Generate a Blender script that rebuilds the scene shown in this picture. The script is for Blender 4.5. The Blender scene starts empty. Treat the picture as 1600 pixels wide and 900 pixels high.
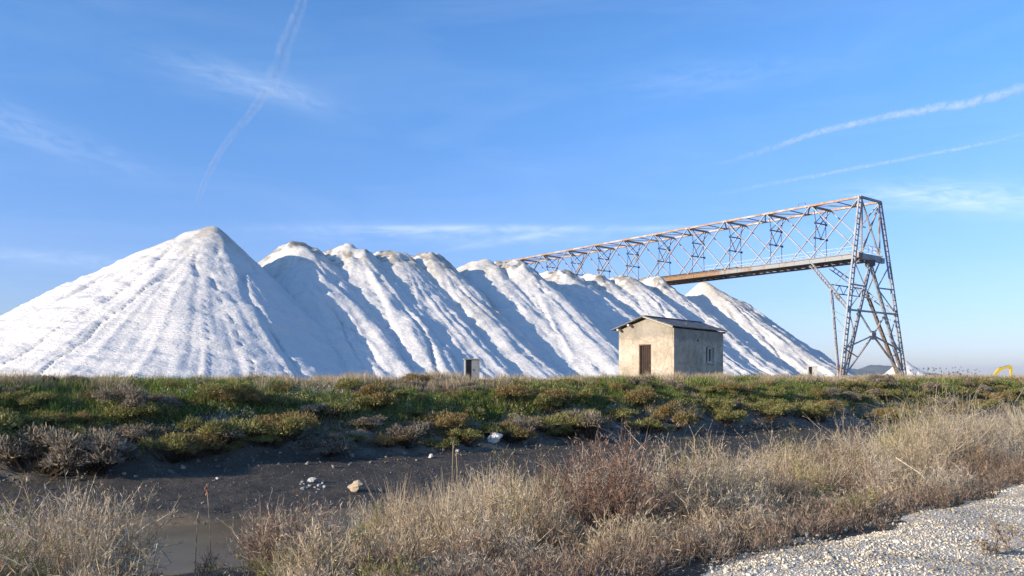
import bpy, math, random
import numpy as np
from mathutils import Vector, Matrix
random.seed(7)
RNG = np.random.default_rng(11)
R = math.radians
scn = bpy.context.scene
COL = scn.collection
EYE = 1.7
F = 1256.0
DITCH_C, DITCH_S = 0.809, 0.588            # direction of the ditch

# ------------------------------------------------------------------ helpers
def XY(u, v):
    return u*DITCH_C - v*DITCH_S, u*DITCH_S + v*DITCH_C
def UV(x, y):
    return x*DITCH_C + y*DITCH_S, -x*DITCH_S + y*DITCH_C
def at(px, py, Y):
    return Vector(((px-800)/F*Y, Y, EYE + (590-py)/F*Y))
def PX(x, y):
    return 800 + F*x/np.maximum(y, .1)

def hash2(i, j, seed):
    n = (i.astype(np.int64)*374761393 + j.astype(np.int64)*668265263 + seed*974634777) & 0x7fffffff
    n = ((n ^ (n >> 13))*1274126177) & 0x7fffffff
    n = ((n ^ (n >> 16))*2246822519) & 0x7fffffff
    return (n & 0xffffff)/float(0xffffff)
def vnoise(x, y, seed=0):
    x = np.asarray(x, float); y = np.asarray(y, float)
    xi = np.floor(x); yi = np.floor(y)
    fx = x-xi; fy = y-yi
    fx = fx*fx*(3-2*fx); fy = fy*fy*(3-2*fy)
    a = hash2(xi, yi, seed); b = hash2(xi+1, yi, seed)
    c = hash2(xi, yi+1, seed); d = hash2(xi+1, yi+1, seed)
    return (a*(1-fx)+b*fx)*(1-fy) + (c*(1-fx)+d*fx)*fy
def fbm(x, y, seed=0, oc=4):
    s = 0; a = .5
    for k in range(oc):
        s = s + a*vnoise(np.asarray(x)*2**k, np.asarray(y)*2**k, seed+k*17); a *= .5
    return s/(1-.5**oc)
def sstep(a, b, x):
    t = np.clip((np.asarray(x, float)-a)/(b-a), 0, 1)
    return t*t*(3-2*t)

def tag(o, label=None, cat=None, group=None, kind=None):
    if label: o['label'] = label
    if cat: o['category'] = cat
    if group: o['group'] = group
    if kind: o['kind'] = kind
    return o
def empty(name, loc=(0, 0, 0), rz=0):
    o = bpy.data.objects.new(name, None); COL.objects.link(o)
    o.location = loc; o.rotation_euler = (0, 0, rz); o.empty_display_size = .2
    return o
def np_mesh(name, V, faces_list, mat, parent=None, colors=None, smooth=False):
    """faces_list: list of int arrays (n,k)"""
    me = bpy.data.meshes.new(name)
    V = np.asarray(V, np.float32)
    me.vertices.add(len(V)); me.vertices.foreach_set('co', V.ravel())
    faces_list = [np.asarray(f, np.int32) for f in faces_list if len(f)]
    loops = np.concatenate([f.ravel() for f in faces_list])
    tot = np.concatenate([np.full(len(f), f.shape[1], np.int32) for f in faces_list])
    st = np.concatenate([[0], np.cumsum(tot)[:-1]]).astype(np.int32)
    me.loops.add(len(loops)); me.loops.foreach_set('vertex_index', loops)
    me.polygons.add(len(tot)); me.polygons.foreach_set('loop_start', st); me.polygons.foreach_set('loop_total', tot)
    if smooth: me.polygons.foreach_set('use_smooth', np.ones(len(tot), bool))
    if colors is not None:
        a = me.color_attributes.new('Col', 'FLOAT_COLOR', 'POINT')
        c = np.ones((len(V), 4), np.float32); c[:, :3] = colors
        a.data.foreach_set('color', c.ravel())
    me.update(calc_edges=True)
    me.materials.append(mat)
    o = bpy.data.objects.new(name, me); COL.objects.link(o)
    if parent: o.parent = parent
    return o
def grid_faces(n, m):
    i = np.arange(n-1)[:, None]; j = np.arange(m-1)[None, :]
    a = (i*m+j).ravel()
    return np.stack([a, a+m, a+m+1, a+1], 1)

class MB:
    def __init__(s): s.v = []; s.f = []
    def _add(s, vs, fs):
        b = len(s.v); s.v += [tuple(p) for p in vs]; s.f += [[b+i for i in f] for f in fs]
    def box8(s, P):   # 8 corners: bottom 4 ccw, top 4 ccw
        s._add(P, [(3, 2, 1, 0), (4, 5, 6, 7), (0, 1, 5, 4), (1, 2, 6, 5), (2, 3, 7, 6), (3, 0, 4, 7)])
    def box(s, c, d, M=None):
        x, y, z = (k/2 for k in d)
        P = [Vector(p) for p in ((-x, -y, -z), (x, -y, -z), (x, y, -z), (-x, y, -z), (-x, -y, z), (x, -y, z), (x, y, z), (-x, y, z))]
        if M is not None: P = [M @ p for p in P]
        c = Vector(c); s.box8([p+c for p in P])
    def bar(s, a, b, w, h=None, up=(0, 0, 1)):
        a = Vector(a); b = Vector(b); d = (b-a)
        if d.length < 1e-5: return
        d.normalize(); up = Vector(up)
        if abs(d.dot(up)) > .98: up = Vector((1, 0, 0))
        x = d.cross(up).normalized(); y = x.cross(d).normalized()
        h = h or w
        o = [(-w/2, -h/2), (w/2, -h/2), (w/2, h/2), (-w/2, h/2)]
        s.box8([a+x*p+y*q for p, q in o]+[b+x*p+y*q for p, q in o])
    def prism(s, pts, off):     # polygon pts extruded by off
        n = len(pts); pts = [Vector(p) for p in pts]; off = Vector(off)
        s._add(pts+[p+off for p in pts], [list(range(n))[::-1], list(range(n, 2*n))]+[(i, (i+1) % n, n+(i+1) % n, n+i) for i in range(n)])
    def cyl(s, a, b, r, n=10, r2=None):
        a = Vector(a); b = Vector(b); d = (b-a).normalized()
        up = Vector((0, 0, 1)) if abs(d.z) < .95 else Vector((1, 0, 0))
        x = d.cross(up).normalized(); y = x.cross(d); r2 = r if r2 is None else r2
        P = [a+(x*math.cos(k*2*math.pi/n)+y*math.sin(k*2*math.pi/n))*r for k in range(n)]
        Q = [b+(x*math.cos(k*2*math.pi/n)+y*math.sin(k*2*math.pi/n))*r2 for k in range(n)]
        s._add(P+Q, [list(range(n))[::-1], list(range(n, 2*n))]+[(i, (i+1) % n, n+(i+1) % n, n+i) for i in range(n)])
    def build(s, name, mat, parent=None, bevel=0):
        me = bpy.data.meshes.new(name); me.from_pydata(s.v, [], s.f); me.update()
        me.materials.append(mat)
        import bmesh
        bm = bmesh.new(); bm.from_mesh(me); bmesh.ops.recalc_face_normals(bm, faces=bm.faces); bm.to_mesh(me); bm.free()
        o = bpy.data.objects.new(name, me); COL.objects.link(o)
        if parent: o.parent = parent
        if bevel:
            m = o.modifiers.new('bevel', 'BEVEL'); m.width = bevel; m.segments = 2
        return o

# ------------------------------------------------------------------ materials
def new_mat(name):
    m = bpy.data.materials.new(name); m.use_nodes = True
    nt = m.node_tree; nt.nodes.clear()
    out = nt.nodes.new('ShaderNodeOutputMaterial')
    return m, nt, out
def N(nt, t, **kw):
    n = nt.nodes.new(t)
    for k, v in kw.items():
        if k.startswith('_'): n.inputs[k[1:]].default_value = v
        else: setattr(n, k, v)
    return n
def noise(nt, vec, scale, detail=5, rough=.6, dist=0):
    n = N(nt, 'ShaderNodeTexNoise'); n.inputs['Scale'].default_value = scale
    n.inputs['Detail'].default_value = detail; n.inputs['Roughness'].default_value = rough
    n.inputs['Distortion'].default_value = dist
    if vec is not None: nt.links.new(vec, n.inputs['Vector'])
    return n.outputs['Fac']
def ramp(nt, fac, stops):
    r = N(nt, 'ShaderNodeValToRGB'); e = r.color_ramp.elements
    while len(e) > 1: e.remove(e[-1])
    e[0].position = stops[0][0]; e[0].color = (*stops[0][1], 1)
    for p, c in stops[1:]:
        k = e.new(p); k.color = (*c, 1)
    nt.links.new(fac, r.inputs['Fac']); return r.outputs['Color']
def mixc(nt, fac, a, b, mode='MIX'):
    m = N(nt, 'ShaderNodeMix', data_type='RGBA', blend_type=mode)
    for sock, val in ((m.inputs['Factor'], fac), (m.inputs['A'], a), (m.inputs['B'], b)):
        if hasattr(val, 'is_linked') or hasattr(val, 'links'): nt.links.new(val, sock)
        elif isinstance(val, (int, float)): sock.default_value = val
        else: sock.default_value = (*val, 1)
    return m.outputs['Result']
def math_(nt, op, a, b=None, c=None, clamp=False):
    m = N(nt, 'ShaderNodeMath', operation=op, use_clamp=clamp)
    for s, v in zip(m.inputs, (a, b, c)):
        if v is None: continue
        if hasattr(v, 'links'): nt.links.new(v, s)
        else: s.default_value = v
    return m.outputs[0]
def bump(nt, h, strength, dist, normal=None):
    b = N(nt, 'ShaderNodeBump'); b.inputs['Strength'].default_value = strength; b.inputs['Distance'].default_value = dist
    nt.links.new(h, b.inputs['Height'])
    if normal is not None: nt.links.new(normal, b.inputs['Normal'])
    return b.outputs['Normal']
def objco(nt):
    return N(nt, 'ShaderNodeTexCoord').outputs['Object']
def worldco(nt):
    return N(nt, 'ShaderNodeNewGeometry').outputs['Position']
def attr(nt):
    return N(nt, 'ShaderNodeAttribute', attribute_name='Col').outputs['Color']
def pbsdf(nt, out, col, rough=.8, normal=None, spec=.3, metal=0):
    p = N(nt, 'ShaderNodeBsdfPrincipled')
    if hasattr(col, 'links'): nt.links.new(col, p.inputs['Base Color'])
    else: p.inputs['Base Color'].default_value = (*col, 1)
    if hasattr(rough, 'links'): nt.links.new(rough, p.inputs['Roughness'])
    else: p.inputs['Roughness'].default_value = rough
    p.inputs['Specular IOR Level'].default_value = spec; p.inputs['Metallic'].default_value = metal
    if normal is not None: nt.links.new(normal, p.inputs['Normal'])
    nt.links.new(p.outputs[0], out.inputs[0]); return p

def m_foliage(name, trans=.35):
    m, nt, out = new_mat(name)
    c = attr(nt)
    d = N(nt, 'ShaderNodeBsdfDiffuse'); t = N(nt, 'ShaderNodeBsdfTranslucent'); x = N(nt, 'ShaderNodeMixShader'); x.inputs[0].default_value = trans
    vec = worldco(nt)
    n = noise(nt, vec, 3.0, 3)
    c2 = mixc(nt, n, mixc(nt, 1.0, c, (.72, .72, .70), 'MULTIPLY'), mixc(nt, 1.0, c, (1.22, 1.2, 1.15), 'MULTIPLY'))
    nt.links.new(c2, d.inputs[0]); nt.links.new(c2, t.inputs[0])
    nt.links.new(d.outputs[0], x.inputs[1]); nt.links.new(t.outputs[0], x.inputs[2]); nt.links.new(x.outputs[0], out.inputs[0])
    return m
def m_salt():
    m, nt, out = new_mat('salt')
    p = worldco(nt); c = attr(nt)
    n1 = noise(nt, p, 1.3, 6, .65); n2 = noise(nt, p, .35, 4)
    mp = N(nt, 'ShaderNodeMapping'); nt.links.new(p, mp.inputs[0]); mp.inputs['Scale'].default_value = (1, 1, 3.2)
    n3 = noise(nt, mp.outputs[0], 1.6, 5, .6, .6)
    col = mixc(nt, n2, mixc(nt, 1.0, c, (.95, .94, .92), 'MULTIPLY'), c)
    nr = bump(nt, n3, .8, .20); nr = bump(nt, n1, .6, .08, nr)
    pbsdf(nt, out, col, .75, nr, .2); return m
def m_ground():
    m, nt, out = new_mat('earth')
    p = worldco(nt); c = attr(nt)
    n1 = noise(nt, p, 2.2, 8, .65); n2 = noise(nt, p, 22, 4, .7)
    s = ramp(nt, n2, [(.3, (.7, .7, .7)), (.6, (1.1, 1.1, 1.08)), (.74, (1.9, 1.9, 1.85))])
    col = mixc(nt, 1.0, c, s, 'MULTIPLY')
    col = mixc(nt, 1.0, col, ramp(nt, n1, [(.3, (.65, .65, .66)), (.7, (1.3, 1.28, 1.22))]), 'MULTIPLY')
    nr = bump(nt, n1, .8, .12); nr = bump(nt, n2, .8, .02, nr)
    pbsdf(nt, out, col, .85, nr, .25); return m
def m_gravel_base():
    m, nt, out = new_mat('crushed_shell')
    p = worldco(nt)
    v = N(nt, 'ShaderNodeTexVoronoi'); v.inputs['Scale'].default_value = 38; nt.links.new(p, v.inputs['Vector'])
    n = noise(nt, p, 1.6, 5)
    c = ramp(nt, v.outputs['Distance'], [(0, (.70, .66, .57)), (.45, (.60, .55, .46)), (.8, (.38, .34, .28))])
    c = mixc(nt, 1.0, c, ramp(nt, n, [(.3, (.75, .73, .7)), (.6, (1.05, 1.05, 1.05))]), 'MULTIPLY')
    inv = math_(nt, 'SUBTRACT', 1, v.outputs['Distance'])
    pbsdf(nt, out, c, .9, bump(nt, inv, .9, .02), .15); return m
def m_attr(name, rough=.85, scale=20, bs=.5, bd=.01):
    m, nt, out = new_mat(name)
    p = objco(nt); c = attr(nt); n = noise(nt, p, scale, 5)
    c2 = mixc(nt, 1.0, c, ramp(nt, n, [(.3, (.75, .74, .72)), (.7, (1.12, 1.12, 1.1))]), 'MULTIPLY')
    pbsdf(nt, out, c2, rough, bump(nt, n, bs, bd), .2); return m
def m_steel(name, rust, paint=(.42, .45, .47), rustc=(.30, .13, .05), along=False):
    m, nt, out = new_mat(name)
    p = worldco(nt); n = noise(nt, p, .55, 6, .7); n2 = noise(nt, p, 4.5, 4, .7)
    f = math_(nt, 'ADD', math_(nt, 'MULTIPLY', n, .65), math_(nt, 'MULTIPLY', n2, .35))
    t = .72 - .42*rust
    k = N(nt, 'ShaderNodeMapRange'); k.inputs['From Min'].default_value = t-.05; k.inputs['From Max'].default_value = t+.06; nt.links.new(f, k.inputs['Value'])
    if along:      # the paint has gone from the far part of the girder, gradually
        sx = N(nt, 'ShaderNodeSeparateXYZ'); nt.links.new(p, sx.inputs[0])
        g = N(nt, 'ShaderNodeMapRange'); g.inputs['From Min'].default_value = 46; g.inputs['From Max'].default_value = 27; g.inputs['To Min'].default_value = -.06; g.inputs['To Max'].default_value = .26
        nt.links.new(sx.outputs['X'], g.inputs['Value']); nt.links.new(math_(nt, 'ADD', f, g.outputs[0]), k.inputs['Value'])
    rc = ramp(nt, n2, [(.3, tuple(x*.5 for x in rustc)), (.55, rustc), (.75, tuple(min(1, x*1.7) for x in rustc))])
    pc = ramp(nt, n2, [(.3, tuple(x*.75 for x in paint)), (.7, paint)])
    c = mixc(nt, k.outputs[0], pc, rc)
    pbsdf(nt, out, c, .6, bump(nt, n2, .2, .01), .35, .1); return m
def m_plain(name, col, rough=.7, var=.25, scale=6, bs=.2, bd=.01, spec=.3):
    m, nt, out = new_mat(name)
    p = objco(nt); n = noise(nt, p, scale, 6, .65)
    c = ramp(nt, n, [(.3, tuple(x*(1-var) for x in col)), (.7, tuple(min(1, x*(1+var)) for x in col))])
    pbsdf(nt, out, c, rough, bump(nt, n, bs, bd), spec); return m
def m_plaster():
    m, nt, out = new_mat('old_plaster')
    p = objco(nt)
    n1 = noise(nt, p, .9, 7, .65, .4); n2 = noise(nt, p, 5, 6, .7)
    mp = N(nt, 'ShaderNodeMapping'); nt.links.new(p, mp.inputs[0]); mp.inputs['Scale'].default_value = (2.2, 2.2, .45)
    n3 = noise(nt, mp.outputs[0], 1.0, 5, .6)
    base = ramp(nt, n1, [(.32, (.40, .325, .235)), (.5, (.54, .455, .345)), (.66, (.64, .57, .46))])
    # grey weathered band under the eaves, of uneven depth
    sep = N(nt, 'ShaderNodeSeparateXYZ'); nt.links.new(p, sep.inputs[0])
    zz = math_(nt, 'ADD', sep.outputs['Z'], math_(nt, 'MULTIPLY', math_(nt, 'SUBTRACT', n1, .5), 2.6))
    band = N(nt, 'ShaderNodeMapRange'); band.inputs['From Min'].default_value = 2.55; band.inputs['From Max'].default_value = 2.75; nt.links.new(zz, band.inputs['Value'])
    c = mixc(nt, math_(nt, 'MULTIPLY', band.outputs[0], .7), base, (.30, .27, .22))
    c = mixc(nt, 1.0, c, ramp(nt, n3, [(.3, (.78, .77, .75)), (.55, (1.03, 1.03, 1.02))]), 'MULTIPLY')
    c = mixc(nt, 1.0, c, ramp(nt, n2, [(.25, (.7, .69, .66)), (.5, (1, 1, 1))]), 'MULTIPLY')
    damp = N(nt, 'ShaderNodeMapRange'); damp.inputs['From Min'].default_value = 1.0; damp.inputs['From Max'].default_value = .45; nt.links.new(math_(nt, 'ADD', sep.outputs['Z'], math_(nt, 'MULTIPLY', math_(nt, 'SUBTRACT', n1, .5), 1.6)), damp.inputs['Value'])
    c = mixc(nt, math_(nt, 'MULTIPLY', damp.outputs[0], .4), c, (.27, .235, .18))
    vo = N(nt, 'ShaderNodeTexVoronoi'); vo.feature = 'DISTANCE_TO_EDGE'; vo.inputs['Scale'].default_value = .75
    wv = N(nt, 'ShaderNodeVectorMath', operation='ADD'); nt.links.new(p, wv.inputs[0]); cw = N(nt, 'ShaderNodeCombineXYZ')
    for s_ in range(3): nt.links.new(math_(nt, 'MULTIPLY', n2, .35), cw.inputs[s_])
    nt.links.new(cw.outputs[0], wv.inputs[1]); nt.links.new(wv.outputs[0], vo.inputs['Vector'])
    crack = N(nt, 'ShaderNodeMapRange'); crack.inputs['From Min'].default_value = .012; crack.inputs['From Max'].default_value = .004; nt.links.new(vo.outputs['Distance'], crack.inputs['Value'])
    c = mixc(nt, math_(nt, 'MULTIPLY', crack.outputs[0], .55), c, (.12, .10, .08))
    nr = bump(nt, n2, .35, .02); nr = bump(nt, n1, .4, .05, nr)
    pbsdf(nt, out, c, .92, nr, .1); return m
def m_roof():
    m, nt, out = new_mat('weathered_sheet')
    p = objco(nt)
    mp = N(nt, 'ShaderNodeMapping'); nt.links.new(p, mp.inputs[0]); mp.inputs['Scale'].default_value = (.8, 4, 4)
    n1 = noise(nt, mp.outputs[0], 1.5, 6, .7); n2 = noise(nt, p, 9, 5, .7)
    c = ramp(nt, n1, [(.3, (.12, .11, .105)), (.52, (.22, .205, .19)), (.7, (.36, .33, .29))])
    c = mixc(nt, 1.0, c, ramp(nt, n2, [(.3, (.7, .7, .7)), (.7, (1.2, 1.2, 1.2))]), 'MULTIPLY')
    pbsdf(nt, out, c, .8, bump(nt, n2, .4, .02), .2); return m
def m_water():
    m, nt, out = new_mat('muddy_water')
    p = worldco(nt); n = noise(nt, p, 2.5, 4)
    c = ramp(nt, noise(nt, p, .6, 4), [(.3, (.14, .10, .05)), (.7, (.21, .155, .08))])
    pbsdf(nt, out, c, .25, bump(nt, n, .25, .02), .08); return m
def m_contrail(name, dens, scale):
    m, nt, out = new_mat(name)
    uvn = N(nt, 'ShaderNodeAttribute', attribute_name='Col').outputs['Color']   # x along, y fade
    sp = N(nt, 'ShaderNodeSeparateColor'); nt.links.new(uvn, sp.inputs[0])
    p = objco(nt)
    n = noise(nt, p, scale, 7, .68, .8)
    lw = N(nt, 'ShaderNodeLayerWeight'); lw.inputs['Blend'].default_value = .5
    edge = math_(nt, 'SUBTRACT', 1, lw.outputs['Facing'])
    edge = math_(nt, 'POWER', edge, 2.2)
    k = N(nt, 'ShaderNodeMapRange'); k.inputs['From Min'].default_value = .36; k.inputs['From Max'].default_value = .66; nt.links.new(n, k.inputs['Value'])
    a = math_(nt, 'MULTIPLY', math_(nt, 'MULTIPLY', edge, k.outputs[0]), math_(nt, 'MULTIPLY', sp.outputs[1], dens), clamp=True)
    d = N(nt, 'ShaderNodeBsdfDiffuse'); d.inputs[0].default_value = (.9, .9, .9, 1)
    t = N(nt, 'ShaderNodeBsdfTranslucent'); t.inputs[0].default_value = (.9, .9, .9, 1)
    x = N(nt, 'ShaderNodeMixShader'); x.inputs[0].default_value = .5
    nt.links.new(d.outputs[0], x.inputs[1]); nt.links.new(t.outputs[0], x.inputs[2])
    tr = N(nt, 'ShaderNodeBsdfTransparent'); y = N(nt, 'ShaderNodeMixShader')
    nt.links.new(a, y.inputs[0]); nt.links.new(tr.outputs[0], y.inputs[1]); nt.links.new(x.outputs[0], y.inputs[2])
    nt.links.new(y.outputs[0], out.inputs[0]); return m

M = dict(
    fol=m_foliage('foliage', .3), dry=m_foliage('dry_stalks', .25), salt=m_salt(), earth=m_ground(), gravel=m_gravel_base(),
    stone=m_attr('stone', .85, 9, .6, .03), pebble=m_attr('pebbles', .8, 30, .2, .004),
    steel=m_steel('grey_steel', .42, paint=(.41, .43, .445), rustc=(.26, .16, .10)), steel_rust=m_steel('rusty_steel', .58, paint=(.58, .52, .44), rustc=(.38, .22, .12)),
    steel_mid=m_steel('faded_steel', .42, paint=(.46, .45, .43), rustc=(.33, .20, .12)),
    steel_brown=m_steel('brown_rust_steel', 1.0, rustc=(.24, .16, .10)),
    steel_dark=m_steel('dark_steel', .4, paint=(.12, .125, .13), rustc=(.16, .08, .04)),
    girder=m_steel('girder_rust', .35, paint=(.34, .345, .34), rustc=(.29, .17, .09), along=True),
    girder_grey=m_steel('girder_paint', .35, paint=(.34, .345, .34), rustc=(.29, .17, .09), along=True),
    rail=m_plain('galvanised_rail', (.55, .57, .58), .5, .1),
    plaster=m_plaster(), roof=m_roof(), water=m_water(),
    doorwood=m_plain('door_wood', (.045, .027, .019), .8, .35, 4), whitewood=m_plain('white_wood', (.6, .58, .52), .7, .12),
    inner=m_plain('room_plaster', (.38, .31, .22), .9, .1), timber=m_plain('pale_timber', (.55, .5, .42), .8, .2),
    floor=m_plain('concrete_floor', (.25, .24, .22), .9, .2), glass=m_plain('dusty_pane', (.16, .12, .08), .35, .3, 3),
    cabinet=m_plain('grey_cabinet', (.30, .30, .29), .6, .15), cab_dark=m_plain('cabinet_inside', (.10, .09, .08), .8, .2),
    concrete=m_plain('pale_concrete', (.55, .52, .46), .85, .15), yellow=m_plain('yellow_paint', (.72, .50, .04), .5, .12),
    rubber=m_plain('black_rubber', (.03, .03, .03), .8, .2), belt=m_plain('belt_rubber', (.035, .03, .028), .8, .3),
    darkglass=m_plain('dark_glass', (.03, .035, .04), .15, .1),
)

# ------------------------------------------------------------------ terrain
VP = [-400, 4.6, 5.4, 8.0, 11.6, 12.6, 15.6, 16.6, 21.8, 22.6, 23.9, 25.2, 26.6, 28, 34, 60]
ZP = [0, 0, -.06, -.42, -1.02, -1.2, -1.2, -1.1, -.62, -.35, .45, .98, 1.3, 1.38, 1.35, 1.35]
def H(x, y):
    x = np.asarray(x, float); y = np.asarray(y, float)
    u, v = UV(x, y)
    wob = (fbm(u*.28, v*.1, 5, 3)-.5)*2.0*sstep(18, 22, v)*(1-sstep(30, 36, v))
    wob2 = (fbm(u*.9, v*.3, 9, 3)-.5)*.9*sstep(19, 22, v)*(1-sstep(26, 30, v))
    z = np.interp(v+wob+wob2, VP, ZP)
    z = z + (fbm(u*.5, v*.5, 21, 4)-.5)*.28*sstep(22, 24, v)*(1-sstep(60, 200, v))
    z = z + (fbm(u*1.2, v*1.2, 31, 4)-.5)*.10*sstep(5.5, 7, v)
    # tyre-like ledges and strata on the ditch bed
    bed = sstep(15.8, 16.8, v)*(1-sstep(21.5, 22.3, v))
    fr = ((v+.25*np.sin(u*.35)+.35*fbm(u*.5, v*.5, 3, 3))*.75) % 1
    z = z + bed*(.10*fr - .05)
    z = z + (fbm(u*2.6, v*2.6, 71, 5)-.5)*.50*sstep(21, 22.3, v)*(1-sstep(25, 27, v)) + (fbm(u*3, v*3, 73, 3)-.5)*.05*bed
    z = z - 2.9*sstep(58, 95, v)*sstep(35, 75, x)
    return z
uu = np.concatenate([-np.geomspace(9000, 12, 26), np.arange(-10, 72, .22), np.geomspace(74, 9000, 34)])
vv = np.concatenate([-np.geomspace(9000, 12, 16), np.arange(-9, 5, 1.0), np.arange(5, 31, .14), np.arange(31.3, 62, 1.0), np.geomspace(64, 9000, 36)])
U, V_ = np.meshgrid(uu, vv, indexing='ij')
X, Y = XY(U, V_)
Z = H(X, Y)
mudn = fbm(U*.3, V_*.3, 41, 4)
c_plateau = np.array([.26, .22, .16]); c_shaded_mud = np.array([.085, .070, .054]); c_bank = np.array([.20, .175, .14]); c_soil = np.array([.10, .08, .055]); c_brown = np.array([.23, .165, .095])
cc = np.empty(X.shape+(3,)); cc[:] = c_soil
def blend(c, w): 
    global cc
    cc = cc*(1-w[..., None]) + c*w[..., None]
blend(c_brown, sstep(11.5, 12.5, V_+mudn-.5)); blend(c_shaded_mud, sstep(16.2, 17.4, V_+(mudn-.5)*3)); blend(c_bank, sstep(21.4, 22.4, V_+(mudn-.5)*2))  # mud tones with painted bank shade on the bed, sunlit strip by the water
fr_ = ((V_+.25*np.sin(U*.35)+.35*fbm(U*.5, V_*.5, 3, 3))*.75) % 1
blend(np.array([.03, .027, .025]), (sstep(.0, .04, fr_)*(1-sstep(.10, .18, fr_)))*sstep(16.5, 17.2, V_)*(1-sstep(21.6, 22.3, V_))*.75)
blend(c_soil, sstep(23.6, 25.2, V_)); blend(c_plateau, sstep(27, 30, V_))
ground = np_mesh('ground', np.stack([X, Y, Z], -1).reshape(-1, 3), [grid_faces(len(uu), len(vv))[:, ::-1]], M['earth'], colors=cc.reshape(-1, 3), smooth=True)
tag(ground, kind='structure')

# white crushed-shell track in the right foreground
def vedge(u): return 4.7 + .1*(u-5.3)
us = np.concatenate([np.linspace(-60, -2, 20), np.arange(-1.5, 26, .12), np.linspace(27, 90, 30)])
ss = np.concatenate([[-14, -10, -7], np.arange(-6, .01, .12)])
Us, Ss = np.meshgrid(us, ss, indexing='ij')
wig = (fbm(Us*.8, Us*0+3, 77, 4)-.5)*.55
Vs = vedge(Us)+Ss + wig*sstep(-1.5, 0, Ss)
Xs, Ys = XY(Us, Vs)
def track_z(x, y):
    u, v = UV(x, y)
    return .06 + (fbm(u*.8, v*.8, 55, 4)-.5)*.12 + (fbm(u*4, v*4, 57, 3)-.5)*.05 - .10*sstep(-.45, .05, v-vedge(u)-(fbm(u*.8, u*0+3, 77, 4)-.5)*.55)
Zs = track_z(Xs, Ys)
tr = np_mesh('gravel_track', np.stack([Xs, Ys, Zs], -1).reshape(-1, 3), [grid_faces(len(us), len(ss))[:, ::-1]], M['gravel'], smooth=True)
tag(tr, kind='structure')

# water in the ditch
us = np.linspace(-30, 60, 90); vs = np.linspace(10.5, 17, 12)
Uw, Vw = np.meshgrid(us, vs, indexing='ij'); Xw, Yw = XY(Uw, Vw)
tag(np_mesh('water', np.stack([Xw, Yw, Xw*0-1.135], -1).reshape(-1, 3), [grid_faces(90, 12)[:, ::-1]], M['water'], smooth=True), kind='structure')

# distant hills
def hill(pts, Y0, depth, seed):
    n = 120; k = 14
    pxs = np.linspace(pts[0][0], pts[-1][0], n)
    top = np.interp(pxs, [p[0] for p in pts], [p[1] for p in pts])
    top = top + (fbm(pxs/14, pxs*0, seed, 4)-.5)*3
    V = []
    for j in range(k):
        q = j/(k-1); prof = math.sin(min(1, q/.55)*math.pi/2) if q < .55 else math.cos((q-.55)/.45*math.pi/2)
        for i in range(n):
            y = Y0 + depth*(q-.55)
            h = (590-top[i])/F*Y0
            h *= prof*(1 + .25*(float(vnoise(i/5., j*1.3, seed+5))-.5)*(1 if j != 7 else 0))
            V.append(((pxs[i]-800)/F*Y0, y, max(h+EYE, -3) if prof > .02 else -3))
    m = M['hill']
    return np_mesh('hills', V, [grid_faces(k, n)], m, smooth=True)
M['hill'] = m_plain('scrub_hill', (.09, .10, .07), .95, .3, .004)
tag(hill([(1180, 588), (1230, 582), (1290, 577), (1322, 576), (1345, 578), (1358, 574), (1372, 570), (1392, 573), (1410, 578), (1440, 583), (1475, 588)], 6000, 900, 3), kind='structure')

# ------------------------------------------------------------------ salt heaps
DT = Vector((-.622, .783, 0)); DW = Vector((.783, .622, 0)); A0 = Vector((52, 120, 0))
def loc(t, w, z=0):
    p = A0 + DT*t + DW*w; return Vector((p.x, p.y, z))
# px, pixels above the horizon, assumed height above eye, label
HEAPS = [
    (326, 239, 17.8, 'tallest white salt cone at the left end with long smooth left flank'),
    (470, 213, 17.4, 'white salt cone with lumpy flat brown crown just right of the tallest cone'),
    (549, 207, 17.4, 'white salt cone with small rounded tan knob, third from the left end'),
    (610, 200, 17.3, 'white salt cone with crumbly brown shoulder between the tan knob and the grey peak'),
    (668, 195, 17.3, 'salt cone with grey dirty pointed peak and grey streak running down right'),
    (757, 184, 17.2, 'low pale salt cone behind the grey peak, left of the conveyor bridge'),
    (806, 183, 17.2, 'broad white salt cone where the conveyor bridge disappears behind the salt'),
    (884, 169, 17.2, 'white salt cone under the hanging frames at the far part of the bridge'),
    (936, 163, 17.2, 'white salt cone with brown crumbly top left of the two joined low crests'),
    (980, 161, 17.1, 'white salt cone rising behind the left side of the plaster hut roof'),
    (1026, 156, 17.1, 'white salt cone directly above the hut roof where the rusty girder meets the salt'),
    (1103, 150, 17.3, 'smooth sunlit salt cone standing apart under the bridge, right of the hut'),
]
PK = []
for px, h, He, lab in HEAPS:
    Yp = He*F/h; PK.append(((px-800)/F*Yp, Yp, He+EYE))
TAN = .72
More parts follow.
